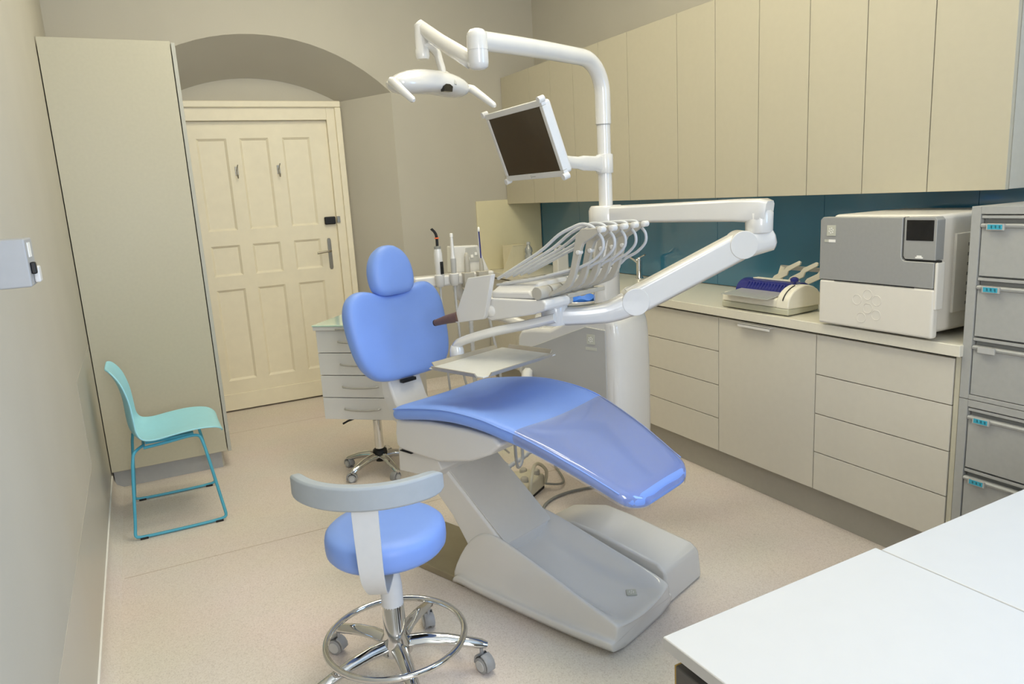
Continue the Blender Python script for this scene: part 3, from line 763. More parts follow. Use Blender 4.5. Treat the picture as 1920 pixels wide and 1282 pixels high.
obj('casing', mbox(-0.228,0.228,-0.137,0.137,-0.045,-0.006), 'white_satin', mo, bevel=0.012, seg=3)
m1 = mbox(-0.234,0.234,0.120,0.143,-0.02,0.0); 
for b_ in (mbox(-0.234,0.234,-0.143,-0.120,-0.02,0.0), mbox(-0.234,-0.212,-0.12,0.12,-0.02,0.0), mbox(0.212,0.234,-0.12,0.12,-0.02,0.0)): m1.add(b_.v, b_.f)
bz = obj('bezel', m1, 'white_satin', mo, bevel=0.003)
obj('screen', mbox(-0.213,0.213,-0.121,0.121,-0.008,-0.003), 'screen_reflection_brown', mo, smooth=False)
obj('brand_mark', mbox(-0.02,-0.016,-0.138,-0.126,0.0,0.0008).add(mbox(-0.012,0.018,-0.134,-0.130,0.0,0.0008).v, mbox(0,1,0,1,0,1).f), 'unit_grey', bz, smooth=False)
for a in (-0.234, 0.234):
    for s in (-1, 1):
        p0 = mc + hL*a + uL*(s*0.143); e = nL*0.012; 
        obj('corner_cap', MB().tube([tuple(p0-e*1.5-hL*0.004), tuple(p0+e*0.6-hL*0.004)], 0.0125, 12), 'white_satin', bz)
pb = mc + nL*(-0.045)
obj('bracket', MB().sweep(catmull([(PU,PV-0.01,1.632),(PU-0.005,PV-0.12,1.634),(PU-0.01,PV-0.30,1.645),tuple(pb+Vector((0.0,0.02,-0.055)))],5), 0.03, 0.05, r=0.4, taper=[(1,1.5)]*3+[(1,1.25)]*4+[(1,1.0)]*4+[(1,0.85)]*5), 'white_plastic', mo, wn=True)
obj('bracket_clamp', MB().lathe([(0.036,1.590),(0.038,1.595),(0.038,1.668),(0.036,1.672)], 24, (PU,PV,0)), 'white_plastic', mo)

# ------------------------------------------------------------------ delivery system: swing arm, balanced arm, instrument head
ds_ = thing('delivery_system', 'white dentist delivery head with whip arms on a folding balanced arm', 'dental delivery unit', CH, CR)
EU, EV = 0.085, 0.79
obj('swing_arm', MB().sweep([(-0.695,0.80,1.405),(-0.68,0.80,1.405),(-0.4,0.797,1.410),(0.0,0.79,1.412),(0.10,0.79,1.408),(0.125,0.79,1.405)], 0.105, 0.085, r=0.16, taper=[(0.8,0.85),(1,0.95),(0.98,0.9),(1,1),(1,1.05),(0.75,0.9)]), 'white_plastic', ds_, wn=True)
obj('elbow_drop', MB().lathe([(0.05,1.325),(0.052,1.33),(0.053,1.40),(0.045,1.41)], 28, (EU,EV,0)), 'white_plastic', ds_)
PVU, PVV = -0.51, 0.25
dirv = Vector((EU-PVU, EV-PVV, 0)); Ld = dirv.length; dirv.normalize()
def along(d, z): return (PVU+dirv.x*d, PVV+dirv.y*d, z)
obj('shoulder_block', MB().sweep([along(Ld+0.055,1.30),along(Ld+0.045,1.298),along(Ld-0.02,1.290),along(Ld-0.09,1.270),along(Ld-0.12,1.258)], 0.09, 0.10, r=0.25, taper=[(0.8,0.6),(1,0.85),(1,1),(1,1),(0.9,0.85)]), 'white_plastic', ds_, wn=True)
obj('balanced_arm', MB().sweep([along(Ld-0.05,1.288),along(Ld-0.09,1.272),along(0.36,1.105),along(0.30,1.082)], 0.085, 0.108, r=0.2, taper=[(0.95,0.9),(1,1),(1,1),(1,1)]), 'white_plastic', ds_, wn=True)
obj('lower_link', MB().sweep(catmull([along(0.36,1.10),along(0.30,1.078),along(0.22,1.05),along(0.14,1.043),along(0.05,1.043),along(-0.02,1.045)],3), 0.088, 0.08, r=0.2, taper=[(0.96,1.25),(0.97,1.25),(1,1.25),(1,1.2),(1,1.15),(1,1.08),(1,1),(1,0.96),(1,0.9),(1,0.88),(1,0.86),(1,0.85),(1,0.85),(1,0.85),(0.95,0.85),(0.9,0.8)]), 'white_plastic', ds_, wn=True)
for d, z in ((0.315,1.087),(Ld-0.07,1.283)):
    c_ = Vector(along(d, z)); sd = Vector((dirv.y, -dirv.x, 0))
    obj('joint_cap', MB().tube([tuple(c_-sd*0.0455), tuple(c_+sd*0.0455)], 0.054, 32), 'white_plastic', ds_, bevel=0.003)
obj('pivot', MB().lathe([(0.05,1.012),(0.053,1.02),(0.053,1.085),(0.048,1.10)], 28, (PVU,PVV,0)), 'white_plastic', ds_)
# instrument head body
body = [(-0.735,1.150),(-0.66,1.137),(-0.40,1.142),(-0.385,1.13),(-0.39,1.105),(-0.45,1.085),(-0.665,1.045),(-0.72,1.062),(-0.745,1.10)]
obj('head_body', MB().prism(body, 'y', 0.05, 0.20), 'white_plastic', ds_, bevel=0.012, seg=3)
obj('head_rear', MB().box(-0.66, -0.47, 0.19, 0.33, 1.085, 1.140), 'white_plastic', ds_, bevel=0.012, seg=3)
obj('whip_rail', MB().box(-0.45, -0.39, 0.19, 0.43, 1.128, 1.146), 'holder_grey', ds_, bevel=0.004)
obj('head_cover', MB().loft([[(-0.66,y_,1.135),(-0.435,y_,1.142),(-0.47-i_,y_,1.198-z_),(-0.66,y_,1.190-z_)] for y_, i_, z_ in ((0.055,0.0,0.03),(0.12,0,0.0),(0.36,0,0.0),(0.425,0,0.03))]), 'white_plastic', ds_, bevel=0.008, seg=3)
for k in range(5):
    y_ = 0.075+k*0.068
    obj('instrument_rest', MB().tube([(-0.425,y_-0.028,1.165),(-0.425,y_+0.032,1.165)], 0.024, 16), 'holder_grey', ds_, bevel=0.002)
obj('indicator_lamp', MB().lathe([(0.0,-0.012),(0.018,-0.008),(0.024,0.0)], 20, (-0.665,0.05,1.085), 'y'), 'white_satin', ds_)
# five whip arms with hoses
wh = [(-0.249,1.394),(-0.176,1.395),(-0.167,1.387),(-0.208,1.361),(-0.243,1.343),(-0.252,1.326),(-0.259,1.304),(-0.271,1.268),(-0.285,1.226),(-0.304,1.192),(-0.328,1.176),(-0.406,1.149),(-0.425,1.153),(-0.348,1.187),(-0.325,1.208),(-0.305,1.241),(-0.291,1.293),(-0.279,1.342),(-0.272,1.37)]
for k in range(5):
    y_ = 0.10 + 0.069*k
    w_ = obj('whip_arm', MB().prism(wh, 'y', y_-0.009, y_+0.009), 'holder_grey', ds_, bevel=0.003)
    obj('pivot_knob', MB().lathe([(0.006,-0.016),(0.011,-0.013),(0.011,0.013),(0.006,0.016)], 14, (-0.168,y_,1.390), 'y'), 'white_satin', w_)
    obj('guide_roller', MB().lathe([(0.005,-0.0125),(0.008,-0.0115),(0.008,0.0115),(0.005,0.0125)], 14, (-0.262,y_-0.004,1.312), 'y'), 'white_satin', w_)
    ex = 0.10 + 0.045*k
    obj('hose', MB().tube(catmull([(-0.20,y_+0.014,1.375),(-0.215,y_+0.014,1.398),(-0.256,y_+0.012,1.408-0.002*k),(-0.30,y_+0.008,1.396),(-0.355,y_*0.9+ex*0.1,1.371),(-0.434,y_*0.7+ex*0.3,1.318),(-0.545,y_*0.35+ex*0.65,1.262),(-0.662,ex,1.205)],5), 0.0062, 10), 'hose_grey', ds_)
    obj('return_hose', MB().tube(catmull([(-0.195,y_+0.013,1.38),(-0.175,y_+0.014,1.355),(-0.178,y_+0.016,1.32),(-0.215,y_+0.016,1.285),(-0.262,y_+0.015,1.262),(-0.303,y_+0.012,1.250-0.004*k),(-0.38,y_*0.9+ex*0.1,1.232),(-0.477,y_*0.6+ex*0.4,1.208),(-0.583,ex,1.192),(-0.668,ex,1.18)],5), 0.0055, 10), 'hose_grey', ds_)
# control panel with brown grip
cpn = [(-0.622,1.232),(-0.752,1.214),(-0.85,1.038),(-0.835,1.030),(-0.685,1.055),(-0.672,1.068)]
obj('control_panel', MB().prism(cpn, 'y', 0.022, 0.046), 'white_satin', ds_, bevel=0.004)
obj('panel_bracket', MB().sweep([(-0.79,0.06,1.145),(-0.70,0.10,1.13),(-0.62,0.14,1.12)], 0.06, 0.055, r=0.4), 'white_plastic', ds_, wn=True)
obj('grip', MB().tube([(-0.825,0.034,1.055),(-0.90,0.034,1.038),(-0.968,0.034,1.019)], [0.022,0.018,0.0135], 16), 'brown_grip', ds_)
obj('grip_cap', MB().tube([(-0.968,0.034,1.019),(-0.973,0.034,1.018)], 0.0138, 16), 'black', ds_)
# tray arm under the head
obj('tray_arm', MB().sweep(catmull([(-0.42,0.14,1.06),(-0.52,0.10,1.035),(-0.66,0.04,1.004),(-0.77,0.005,0.970),(-0.815,0.0,0.945),(-0.822,0.0,0.918)],5), 0.042, 0.034, r=0.4, upref=(0.3,0,1)), 'white_plastic', ds_, wn=True)
obj('tray_clamp', MB().lathe([(0.028,0.899),(0.03,0.903),(0.028,0.93),(0.022,0.945)], 20, (-0.818,0.0,0)), 'white_plastic', ds_)

# ------------------------------------------------------------------ tray
def world_of(q):
    c_, s_ = cos(CR), sin(CR)
    return (CH[0]+c_*q[0]-s_*q[1], CH[1]+s_*q[0]+c_*q[1], q[2])
tr = thing('instrument_tray', 'rectangular grey instrument tray with metal rim above the seat', 'tray', world_of((-0.634,0.016,0.893)), CR)
a_, b_ = 0.142, 0.205      # half sizes: local x, local y
obj('tray_floor', B(-a_, a_, -b_, b_, 0.0, 0.004), 'tray_grey', tr, smooth=False)
def rimseg(p, q, nx, ny):
    p = Vector(p); q = Vector(q); nn = Vector((nx, ny, 0))
    sec = [(0.0,0.002),(0.012,0.018),(0.018,0.018),(0.016,0.014),(0.004,-0.001)]
    return MB().loft([[tuple(e+nn*s+Vector((0,0,h))) for s, h in sec] for e in (p, q)])
c = 0.028
for p, q, nx, ny in (((-a_,-b_+c,0),(-a_,b_-c,0),-1,0), ((a_,-b_+c,0),(a_,b_-c,0),1,0), ((-a_+c,-b_,0),(a_-c,-b_,0),0,-1), ((-a_+c,b_,0),(a_-c,b_,0),0,1)):
    obj('rim', rimseg(p, q, nx, ny), 'tray_rim', tr, bevel=0.001, seg=1)

# ------------------------------------------------------------------ assistant's holder bar
A = Vector((1.262, 3.63, 0)); Bv = Vector((1.714, 3.585, 0))
dA = (Bv-A); LA = dA.length; angA = atan2(dA.y, dA.x)
ah = thing('assistant_holder', 'white assistant instrument holder bar behind the backrest', 'instrument holder', (A.x, A.y, 0), angA)
obj('bar', MB().box(0.0, LA*0.98, -0.035, 0.05, 1.065, 1.125), 'white_plastic', ah, bevel=0.014, seg=3)
obj('stalk', MB().sweep(catmull([(LA*0.55,0.02,1.08),(LA*0.6,0.05,1.0),(LA*0.9,0.02,0.9),(LA*1.25,-0.2,0.82)],5), 0.05, 0.06, r=0.4), 'white_plastic', ah)
obj('keypad_housing', MB().loft([[(LA*0.50,y_,1.12),(LA*0.98,y_,1.12),(LA*0.86,y_,1.26),(LA*0.52,y_,1.265)] for y_ in (0.055,0.13)]), 'white_plastic', ah, bevel=0.006)
kp = obj('keypad_face', MB().loft([[(LA*0.685,y_,1.175),(LA*0.87,y_,1.175),(LA*0.825,y_,1.252),(LA*0.70,y_,1.252)] for y_ in (0.05,0.056)]), 'tag_clear', ah, bevel=0.001)
for q in range(3):
    obj('key', B(LA*(0.705+0.05*q), LA*(0.735+0.05*q), 0.046, 0.051, 1.185+0.012*q, 1.20+0.012*q), 'white_print', kp, smooth=False)
px = [LA*0.295, LA*0.47, LA*0.635, LA*0.81]
for i, x_ in enumerate(px):
    obj('socket', MB().lathe([(0.016,1.066),(0.024,1.08),(0.026,1.13),(0.02,1.132)], 16, (x_,-0.045,0)) if i < 2 else MB().box(x_-0.028,x_+0.028,-0.075,-0.02,1.05,1.13), 'holder_grey' if i > 1 else 'white_satin', ah, bevel=0.003)
def at_holder(x_, y_=-0.045):
    return (A.x+cos(angA)*x_-sin(angA)*y_, A.y+sin(angA)*x_+cos(angA)*y_, 1.10)
g = 'instruments in the assistant holder'
cl = thing('curing_light', 'white curing light with bent black tip and orange ring', 'curing light', at_holder(px[0]), angA, g)
cl.scale = (1.25, 1.25, 1.0)
bd = obj('body', MB().lathe([(0.010,-0.02),(0.014,0.0),(0.0165,0.05),(0.018,0.10),(0.0175,0.14),(0.0145,0.165)], 18), 'white_plastic', cl)
obj('display', B(0.001,0.015,-0.0205,-0.015,0.035,0.10), 'black_gloss', bd, bevel=0.002)
obj('collar', MB().lathe([(0.0145,0.163),(0.0145,0.178),(0.012,0.18)], 16), 'dark_hose', cl)
obj('light_guide', MB().tube(catmull([(0,0,0.178),(0,0,0.225),(-0.006,0,0.25),(-0.02,0,0.27)],5), 0.006, 12), 'black', cl)
obj('orange_ring', MB().lathe([(0.0095,0.218),(0.0095,0.224)], 14), 'orange', cl)
obj('cable', MB().tube(catmull([(0,0,-0.02),(0.0,0.0,-0.10),(0.004,0.0,-0.25),(0.01,0.02,-0.5),(0.06,0.08,-0.85),(0.2,0.05,-1.02)],5), 0.005, 8), 'hose_grey', cl)
sy = thing('air_water_syringe', 'slim grey and white air-water syringe in the assistant holder', 'syringe', at_holder(px[1]), angA, g)
sy.scale = (1.25, 1.25, 1.0)
obj('body', MB().lathe([(0.008,-0.01),(0.011,0.02),(0.013,0.105),(0.012,0.11)], 16), 'unit_grey', sy)
obj('tip', MB().lathe([(0.012,0.11),(0.009,0.13),(0.007,0.20),(0.006,0.225)], 14), 'white_plastic', sy)
obj('tip_cap', MB().lathe([(0.0068,0.222),(0.0068,0.238),(0.004,0.24)], 12), 'white_print', sy)
obj('hose', MB().tube(catmull([(0,0,-0.01),(0.0,0.0,-0.12),(0.006,0.0,-0.3),(0.02,0.02,-0.55),(0.10,0.04,-0.85),(0.22,0.06,-1.04)],5), 0.0055, 8), 'hose_grey', sy)
def corrugated(pts, r, n, amp=0.0012):
    P = catmull(pts, n); rr = [r+amp*(1 if i % 2 else -1) for i in range(len(P))]
    return MB().tube(P, rr, 10)
s1 = thing('suction_handpiece', 'thick grey suction handpiece without a tip', 'suction handpiece', at_holder(px[2]), angA, g)
obj('handle', MB().lathe([(0.012,-0.02),(0.016,0.03),(0.0155,0.08),(0.012,0.115),(0.009,0.13),(0.004,0.134)], 16), 'holder_grey', s1)
obj('ribbed_hose', corrugated([(0,0,-0.03),(0.0,0.0,-0.2),(0.0,0.0,-0.45),(0.004,0.0,-0.70),(0.03,0.0,-0.95),(0.15,-0.02,-1.075)], 0.012, 18), 'hose_grey', s1)
s2_ = thing('saliva_ejector', 'grey saliva ejector handle with thin blue tube', 'saliva ejector', at_holder(px[3]), angA, g)
obj('handle', MB().lathe([(0.010,-0.01),(0.013,0.02),(0.011,0.07),(0.007,0.098)], 16), 'holder_grey', s2_)
obj('blue_tube', MB().tube(catmull([(0,0,0.09),(0.0,0,0.15),(-0.002,0,0.24)],4), 0.0038, 8), 'sealer_blue', s2_)
obj('tube_wall', MB().tube(catmull([(-0.003,0.004,0.09),(-0.003,0.004,0.15),(-0.004,0.004,0.25)],4), 0.0046, 8), 'hose_grey', s2_)
obj('tube_end', MB().lathe([(0.004,0.238),(0.007,0.244),(0.006,0.258),(0.002,0.262)], 12, (-0.003,-0.001,0)), 'white_print', s2_)
obj('hose', MB().tube(catmull([(0,0,-0.01),(0.01,0.0,-0.10),(0.03,0.0,-0.25),(0.06,0.0,-0.45),(0.10,0.02,-0.75),(0.20,0.05,-1.0)],5), 0.008, 8), 'hose_grey', s2_)
obj('green_clip', B(0.012,0.034,-0.02,0.0,-0.215,-0.185), 'green_plastic', s2_, bevel=0.002)

# ------------------------------------------------------------------ castor stools
def star_base(parent, r, hub_r, z_hub, ang0, metal, cast_r=0.027, narm=5, thick=0.024, black_hub=False):
    for k in range(narm):
        a = radians(ang0+72*k); c_, s_ = cos(a), sin(a)
        f = lambda d, z: (c_*d, s_*d, z)
        arm_ = obj('base_leg', MB().sweep([f(hub_r*0.5,z_hub),f(r*0.35,z_hub+0.004),f(r*0.6,z_hub-0.004),f(r*0.85,z_hub-0.02),f(r,z_hub-0.030),f(r+0.02,z_hub-0.036)], 0.05, 0.042, r=0.45, taper=[(1.1,1.1),(1,1),(0.92,0.92),(0.85,0.8),(0.8,0.7),(0.5,0.45)]), metal, parent)
        cs = radians(ang0*1.7+51*k); wx, wy = c_*r, s_*r
        ca, sa = cos(cs), sin(cs)
        stem = MB().lathe([(0.006,0.04),(0.006,z_hub-0.03)], 10, (wx,wy,0))
        hood = []
        for q in range(9):
            t = -0.35+ (pi+0.5)*q/8
            hood.append((wx+ca*(cast_r+0.006)*cos(t)+ca*0.012, wy+sa*(cast_r+0.006)*cos(t)+sa*0.012, cast_r+0.002+(cast_r+0.006)*sin(t)))
        stem.sweep(hood, 0.034, 0.006, upref=(0,0,1) if False else (ca,sa,0.0001), r=0.2)
        cst = obj('castor', stem, 'caster_grey', parent)
        for side in (-1, 1):
            cx_, cy_ = wx+ca*0.012-sa*side*0.012, wy+sa*0.012+ca*side*0.012
            e = Vector((-sa, ca, 0))*side
            p0 = Vector((cx_, cy_, cast_r))
            obj('wheel', MB().tube([tuple(p0-e*0.008),tuple(p0-e*0.006),tuple(p0+e*0.006),tuple(p0+e*0.008)], [cast_r-0.003,cast_r,cast_r,cast_r-0.003], 20), 'caster_grey', cst)
            obj('wheel_hub', MB().tube([tuple(p0+e*0.007),tuple(p0+e*0.010)], [cast_r*0.72,cast_r*0.68], 16), 'caster_hub', cst)

st = thing('operator_stool', 'blue round operator stool with grey curved backrest and chrome base', 'stool', (0.572, 2.10, 0))
star_base(st, 0.272, 0.05, 0.125, 48, 'chrome')
obj('hub', MB().lathe([(0.03,0.085),(0.052,0.10),(0.05,0.14),(0.037,0.165),(0.035,0.265),(0.031,0.272)], 28), 'chrome', st)
obj('foot_ring', MB().tube([(0.222*cos(2*pi*k/64),0.222*sin(2*pi*k/64),0.150) for k in range(65)], 0.0105, 12, caps=False), 'chrome', st)
obj('gas_column', MB().lathe([(0.035,0.262),(0.035,0.33),(0.032,0.36),(0.02,0.44),(0.02,0.47)], 24), 'strap_white', st)
obj('seat', MB().lathe([(0.02,0.452),(0.15,0.453),(0.176,0.459),(0.186,0.472),(0.188,0.49),(0.188,0.512),(0.184,0.530),(0.172,0.541),(0.14,0.546),(0.07,0.546),(0.001,0.545)], 48), 'blue_vinyl', st)
obj('seat_plate', MB().lathe([(0.11,0.44),(0.12,0.444),(0.12,0.454)], 24), 'black', st)
rings = []
N = 28
for k in range(N+1):
    f_ = k/N; a = radians(178+f_*119)
    ed = min(f_, 1-f_)*N
    e = (0.62, 0.88, 0.97)[int(ed+0.001)] if ed < 2.999 else 1.0
    rm = 0.252
    zc = 0.735
    sec = [(-0.017,-0.035),(0.013,-0.036),(0.019,-0.03),(0.018,0.03),(0.012,0.036),(-0.012,0.036),(-0.018,0.03),(-0.019,-0.03)]
    rings.append([((rm+s_*e)*cos(a), (rm+s_*e)*sin(a), zc+h*e) for s_, h in sec])
obj('backrest', MB().loft(rings), 'grey_pad', st, bevel=0.004)
da = radians(243); sa_ = Vector((-sin(da), cos(da), 0)); od = Vector((cos(da), sin(da), 0))
path = catmull([(0.01,0,0.405),(0.09,0,0.395),(0.165,0,0.398),(0.215,0,0.44),(0.243,0,0.50),(0.250,0,0.60),(0.250,0,0.72)], 5)
rings = []
for i, p in enumerate(path):
    t = (path[min(i+1,len(path)-1)]-path[max(i-1,0)]).normalized()
    nn = Vector((t.z, 0, -t.x))
    w_ = interp([0, 10, 18, len(path)-1], [0.024, 0.026, 0.034, 0.038], i)
    ring = []
    for ww, tt in ((-w_,-0.003),(w_,-0.003),(w_,0.003),(-w_,0.003)):
        d = p + nn*tt
        q = od*d.x + sa_*ww + Vector((0,0,d.z)); ring.append(tuple(q))
    rings.append(ring)
obj('back_strap', MB().loft(rings), 'strap_white', st, bevel=0.001, seg=1)

# ------------------------------------------------------------------ drawer cart on a star base
ct = thing('drawer_cart', 'white four-drawer instrument cart on a chrome star base', 'drawer cart', (1.09, 3.95, 0), radians(-41))
# local x along the front, local -y = front
Wd, Dp, zb, zt = 0.235, 0.16, 0.352, 0.856
obj('cabinet', B(-Wd, Wd, -Dp+0.02, Dp+0.06, zb, zt), 'white_satin', ct, bevel=0.003)
hd = (zt-zb)/4
for i in range(4):
    z0 = zb+i*hd
    d_ = obj('drawer', B(-Wd, Wd, -Dp, -Dp+0.019, z0+0.002, z0+hd-0.002), 'white_satin', ct, bevel=0.002)
    obj('handle', MB().sweep(catmull([(-0.105,-Dp-0.004,z0+hd*0.52),(-0.095,-Dp-0.018,z0+hd*0.51),(-0.05,-Dp-0.022,z0+hd*0.48),(0.0,-Dp-0.023,z0+hd*0.47),(0.05,-Dp-0.022,z0+hd*0.48),(0.095,-Dp-0.018,z0+hd*0.51),(0.105,-Dp-0.004,z0+hd*0.52)],4), 0.008, 0.010, r=0.4), 'brushed_steel', d_)
obj('top_board', B(-Wd-0.01, Wd+0.01, -Dp-0.012, Dp+0.07, zt, zt+0.022), 'white_satin', ct, bevel=0.003)
obj('glass_top', B(-Wd-0.012, Wd+0.012, -Dp-0.016, Dp+0.072, zt+0.022, zt+0.03), 'glass_edge', ct, bevel=0.002)
obj('top_handle', B(-0.11, 0.10, -Dp-0.02, -Dp-0.010, zt+0.002, zt+0.014), 'brushed_steel', ct, bevel=0.003)
obj('column', MB().lathe([(0.025,0.12),(0.025,0.305),(0.016,0.305),(0.016,0.356)], 20), 'chrome', ct)
obj('hub', MB().lathe([(0.03,0.06),(0.040,0.07),(0.043,0.10),(0.040,0.125),(0.028,0.135)], 20), 'black', ct)
obj('lever', MB().sweep([(-0.06,-0.05,0.345),(-0.13,-0.10,0.325),(-0.155,-0.115,0.312)], 0.016, 0.008), 'black', ct)
star_base(ct, 0.205, 0.04, 0.09, 30, 'chrome', 0.022)

# ------------------------------------------------------------------ teal visitor chair
tc_ = thing('visitor_chair', 'pale turquoise plastic chair with sled frame by the wardrobe', 'chair', (0, 4.02, 0))
sp_ = [(0.262,0.432),(0.252,0.452),(0.215,0.468),(0.13,0.468),(0.03,0.452),(-0.05,0.440),(-0.112,0.450),(-0.148,0.495),(-0.155,0.57),(-0.157,0.65),(-0.172,0.735),(-0.198,0.792),(-0.214,0.808)]
wp = [0.165,0.195,0.220,0.232,0.236,0.236,0.232,0.220,0.205,0.195,0.185,0.155,0.105]
cv = [0.002,0.004,0.006,0.014,0.022,0.026,0.030,0.034,0.034,0.030,0.024,0.016,0.008]
path = catmull([(a, 0, b) for a, b in sp_], 3)
rings = []
for i, p in enumerate(path):
    t = (path[min(i+1,len(path)-1)]-path[max(i-1,0)]).normalized()
    nn = Vector((-t.z, 0, t.x))*-1
    if nn.z < 0 and i < 12: nn = -nn
    f_ = i/3.0
    w_ = interp(list(range(len(wp))), wp, f_); c_ = interp(list(range(len(cv))), cv, f_)
    nn = Vector((t.z, 0, -t.x))
    ring = []
    for q in (-1,-0.92,-0.75,-0.5,-0.25,0,0.25,0.5,0.75,0.92,1):
        d = p + nn*(c_*abs(q)**2.2)
        ring.append((d.x, q*w_, d.z))
    rings.append(ring)
shl = obj('shell', MB().loft(rings, closed=False), 'teal_plastic', tc_)
md = shl.modifiers.new('thick', 'SOLIDIFY'); md.thickness = 0.009; md.offset = 0
md = shl.modifiers.new('sub', 'SUBSURF'); md.levels = 1; md.render_levels = 1
for s in (-1, 1):
    yb, yt = s*0.272, s*0.20
    pts = [(-0.10,yt*0.6,0.418),(-0.135,yt,0.420),(-0.155,yt+s*0.01,0.395),(-0.185,yb-s*0.01,0.06),(-0.195,yb,0.02),(-0.17,yb,0.009),(0.19,yb,0.009),(0.222,yb,0.02),(0.215,yb-s*0.008,0.06),(0.165,yt+s*0.008,0.42),(0.15,yt,0.443),(0.11,yt*0.95,0.444),(0.02,yt*0.9,0.430),(-0.10,yt*0.85,0.418)]
    P = []
    for i in range(len(pts)-1):
        a, b = Vector(pts[i]), Vector(pts[i+1])
        for k in range(3): P.append(a.lerp(b, k/3))
    P.append(Vector(pts[-1]))
    for _ in range(2): P = [P[0]] + [(P[i-1]+P[i]*2+P[i+1])/4 for i in range(1, len(P)-1)] + [P[-1]]
    fr = obj('sled_frame', MB().tube(P, 0.0075, 10), 'teal_metal', tc_)
    for gx in (-0.155, 0.185): obj('glide', B(gx-0.018, gx+0.018, yb-0.009, yb+0.009, 0.0, 0.011), 'black', fr, bevel=0.002)
obj('cross_bar', MB().tube([(-0.10,-0.13,0.418),(-0.10,0.13,0.418)], 0.0075, 10), 'teal_metal', tc_)
for s in (-1, 1): obj('seat_bracket', B(-0.09,0.13,s*0.13-0.02,s*0.13+0.02,0.428,0.444), 'teal_metal', tc_, bevel=0.002)

# ------------------------------------------------------------------ foreground desk: two tables side by side
def desk(x0, x1, label, panel):
    t = thing('desk', label, 'desk', (x0, 0.94, 0), radians(1.2), 'white desk tops in the foreground')
    w = x1-x0
    obj('top', B(0.001, w-0.001, -0.78, 0.0, 0.715, 0.74), 'desk_white', t, bevel=0.002)
    obj('edge_band', B(-0.0005, w, -0.779, -0.0005, 0.7165, 0.7385), 'desk_edge', t, smooth=False)
    if panel:
        sp2 = obj('side_panel', B(0.01, 0.05, -0.72, -0.02, 0.0, 0.690), 'dark_panel', t, bevel=0.003)
        obj('panel_edge', B(0.01, 0.05, -0.022, -0.018, 0.0, 0.690), 'brass_edge', t, bevel=0.001)
        obj('cross_rail', B(0.05, w-0.05, -0.40, -0.37, 0.45, 0.715), 'dark_panel', t, smooth=False)
        obj('side_panel', B(w-0.04, w-0.01, -0.72, -0.05, 0.0, 0.715), 'dark_panel', t, smooth=False)
    else:
        obj('side_panel', B(0.05, 0.08, -0.72, -0.05, 0.0, 0.715), 'dark_panel', t, smooth=False)
        obj('side_panel', B(w-0.06, w-0.02, -0.72, -0.05, 0.0, 0.715), 'dark_panel', t, smooth=False)
desk(0.738, 1.322, 'left of the two white desk tops, its corner pointing at the stool', True)
desk(1.3235, 2.25, 'right of the two white desk tops, reaching to the filing cabinets', False)

# ------------------------------------------------------------------ sterilizer (local x into the wall, y along the worktop)
au = thing('sterilizer', 'large grey and white tabletop steam sterilizer on the worktop', 'sterilizer', (2.50, 1.62, 0.915))
obj('housing', MB().box(0.045, 0.50, 0.02, 0.475, 0.022, 0.452), 'autoclave_white', au, bevel=0.018, seg=3)
for fx in (0.09, 0.45):
    for fy in (0.06, 0.43): obj('foot', cyl(0.018, 0.0, 0.024, (fx, fy), 14), 'black', au)
W_ = 0.495
dw = obj('door_lower', MB().box(0.0, 0.035, 0.0, W_, 0.010, 0.191), 'autoclave_white', au, bevel=0.010, seg=3)
gp_ = [(W_,0.193),(0.006,0.193),(0.006,0.287),(0.118,0.287),(0.128,0.292),(0.133,0.302),(0.133,0.445),(W_-0.012,0.445),(W_,0.433)]
obj('door_upper', MB().prism(gp_, 'x', 0.0, 0.035), 'autoclave_grey', au, bevel=0.003)
cpl = obj('control_panel', MB().prism([(0.127,0.445),(0.127,0.305),(0.12,0.294),(0.004,0.294),(0.004,0.436),(0.014,0.447)], 'x', 0.003, 0.05), 'autoclave_grey', au, bevel=0.002)
obj('display', B(0.0015, 0.004, 0.014, 0.118, 0.362, 0.436), 'black_gloss', cpl, bevel=0.001, seg=1)
obj('usb_flap', MB().box(0.001, 0.004, 0.05, 0.078, 0.299, 0.304).box(0.001,0.004,0.055,0.073,0.304,0.309), 'white_print', cpl, smooth=False)
obj('panel_gap', MB().prism([(0.1335,0.446),(0.1335,0.302),(0.128,0.2915),(0.118,0.2868),(-0.004,0.2868),(-0.004,0.2935),(0.12,0.2935),(0.1275,0.305),(0.1275,0.446)], 'x', 0.012, 0.03), 'gap_dark', au, smooth=False)
obj('door_handle', MB().box(0.004, 0.05, -0.006, 0.006, 0.115, 0.287), 'autoclave_white', au, bevel=0.006)
obj('door_slot', B(-0.0012, 0.0, 0.075, 0.42, 0.190, 0.1935), 'black', au, smooth=False)
badge(au, (-0.0003, 0.44, 0.392), (0,-1,0), (0,0,1), 0.042)
obj('name_label', MB().box(-0.0012, 0, 0.42, 0.472, 0.345, 0.356), 'white_print', au, smooth=False)
obj('name_label_dark', MB().box(-0.0016, 0, 0.452, 0.472, 0.345, 0.356), 'badge_grey', au, smooth=False)
for (cy_, cz_) in ((0.265,0.148),(0.312,0.124),(0.225,0.128),(0.263,0.095),(0.225,0.072),(0.290,0.055)):
    ctr = (cy_, cz_)
    obj('embossed_ring', MB().tube([(-0.0002, ctr[0]+0.0195*cos(2*pi*k/28), ctr[1]+0.0195*sin(2*pi*k/28)) for k in range(29)], 0.0012, 6, caps=False), 'autoclave_white', dw)
vp = obj('vent_panel', MB().box(0.13, 0.36, 0.010, 0.022, 0.09, 0.38), 'autoclave_white', au, bevel=0.004)
for k in range(7): obj('vent_slot', B(0.20, 0.32, 0.0092, 0.0115, 0.115+k*0.036, 0.127+k*0.036), 'file_recess', vp, smooth=False)

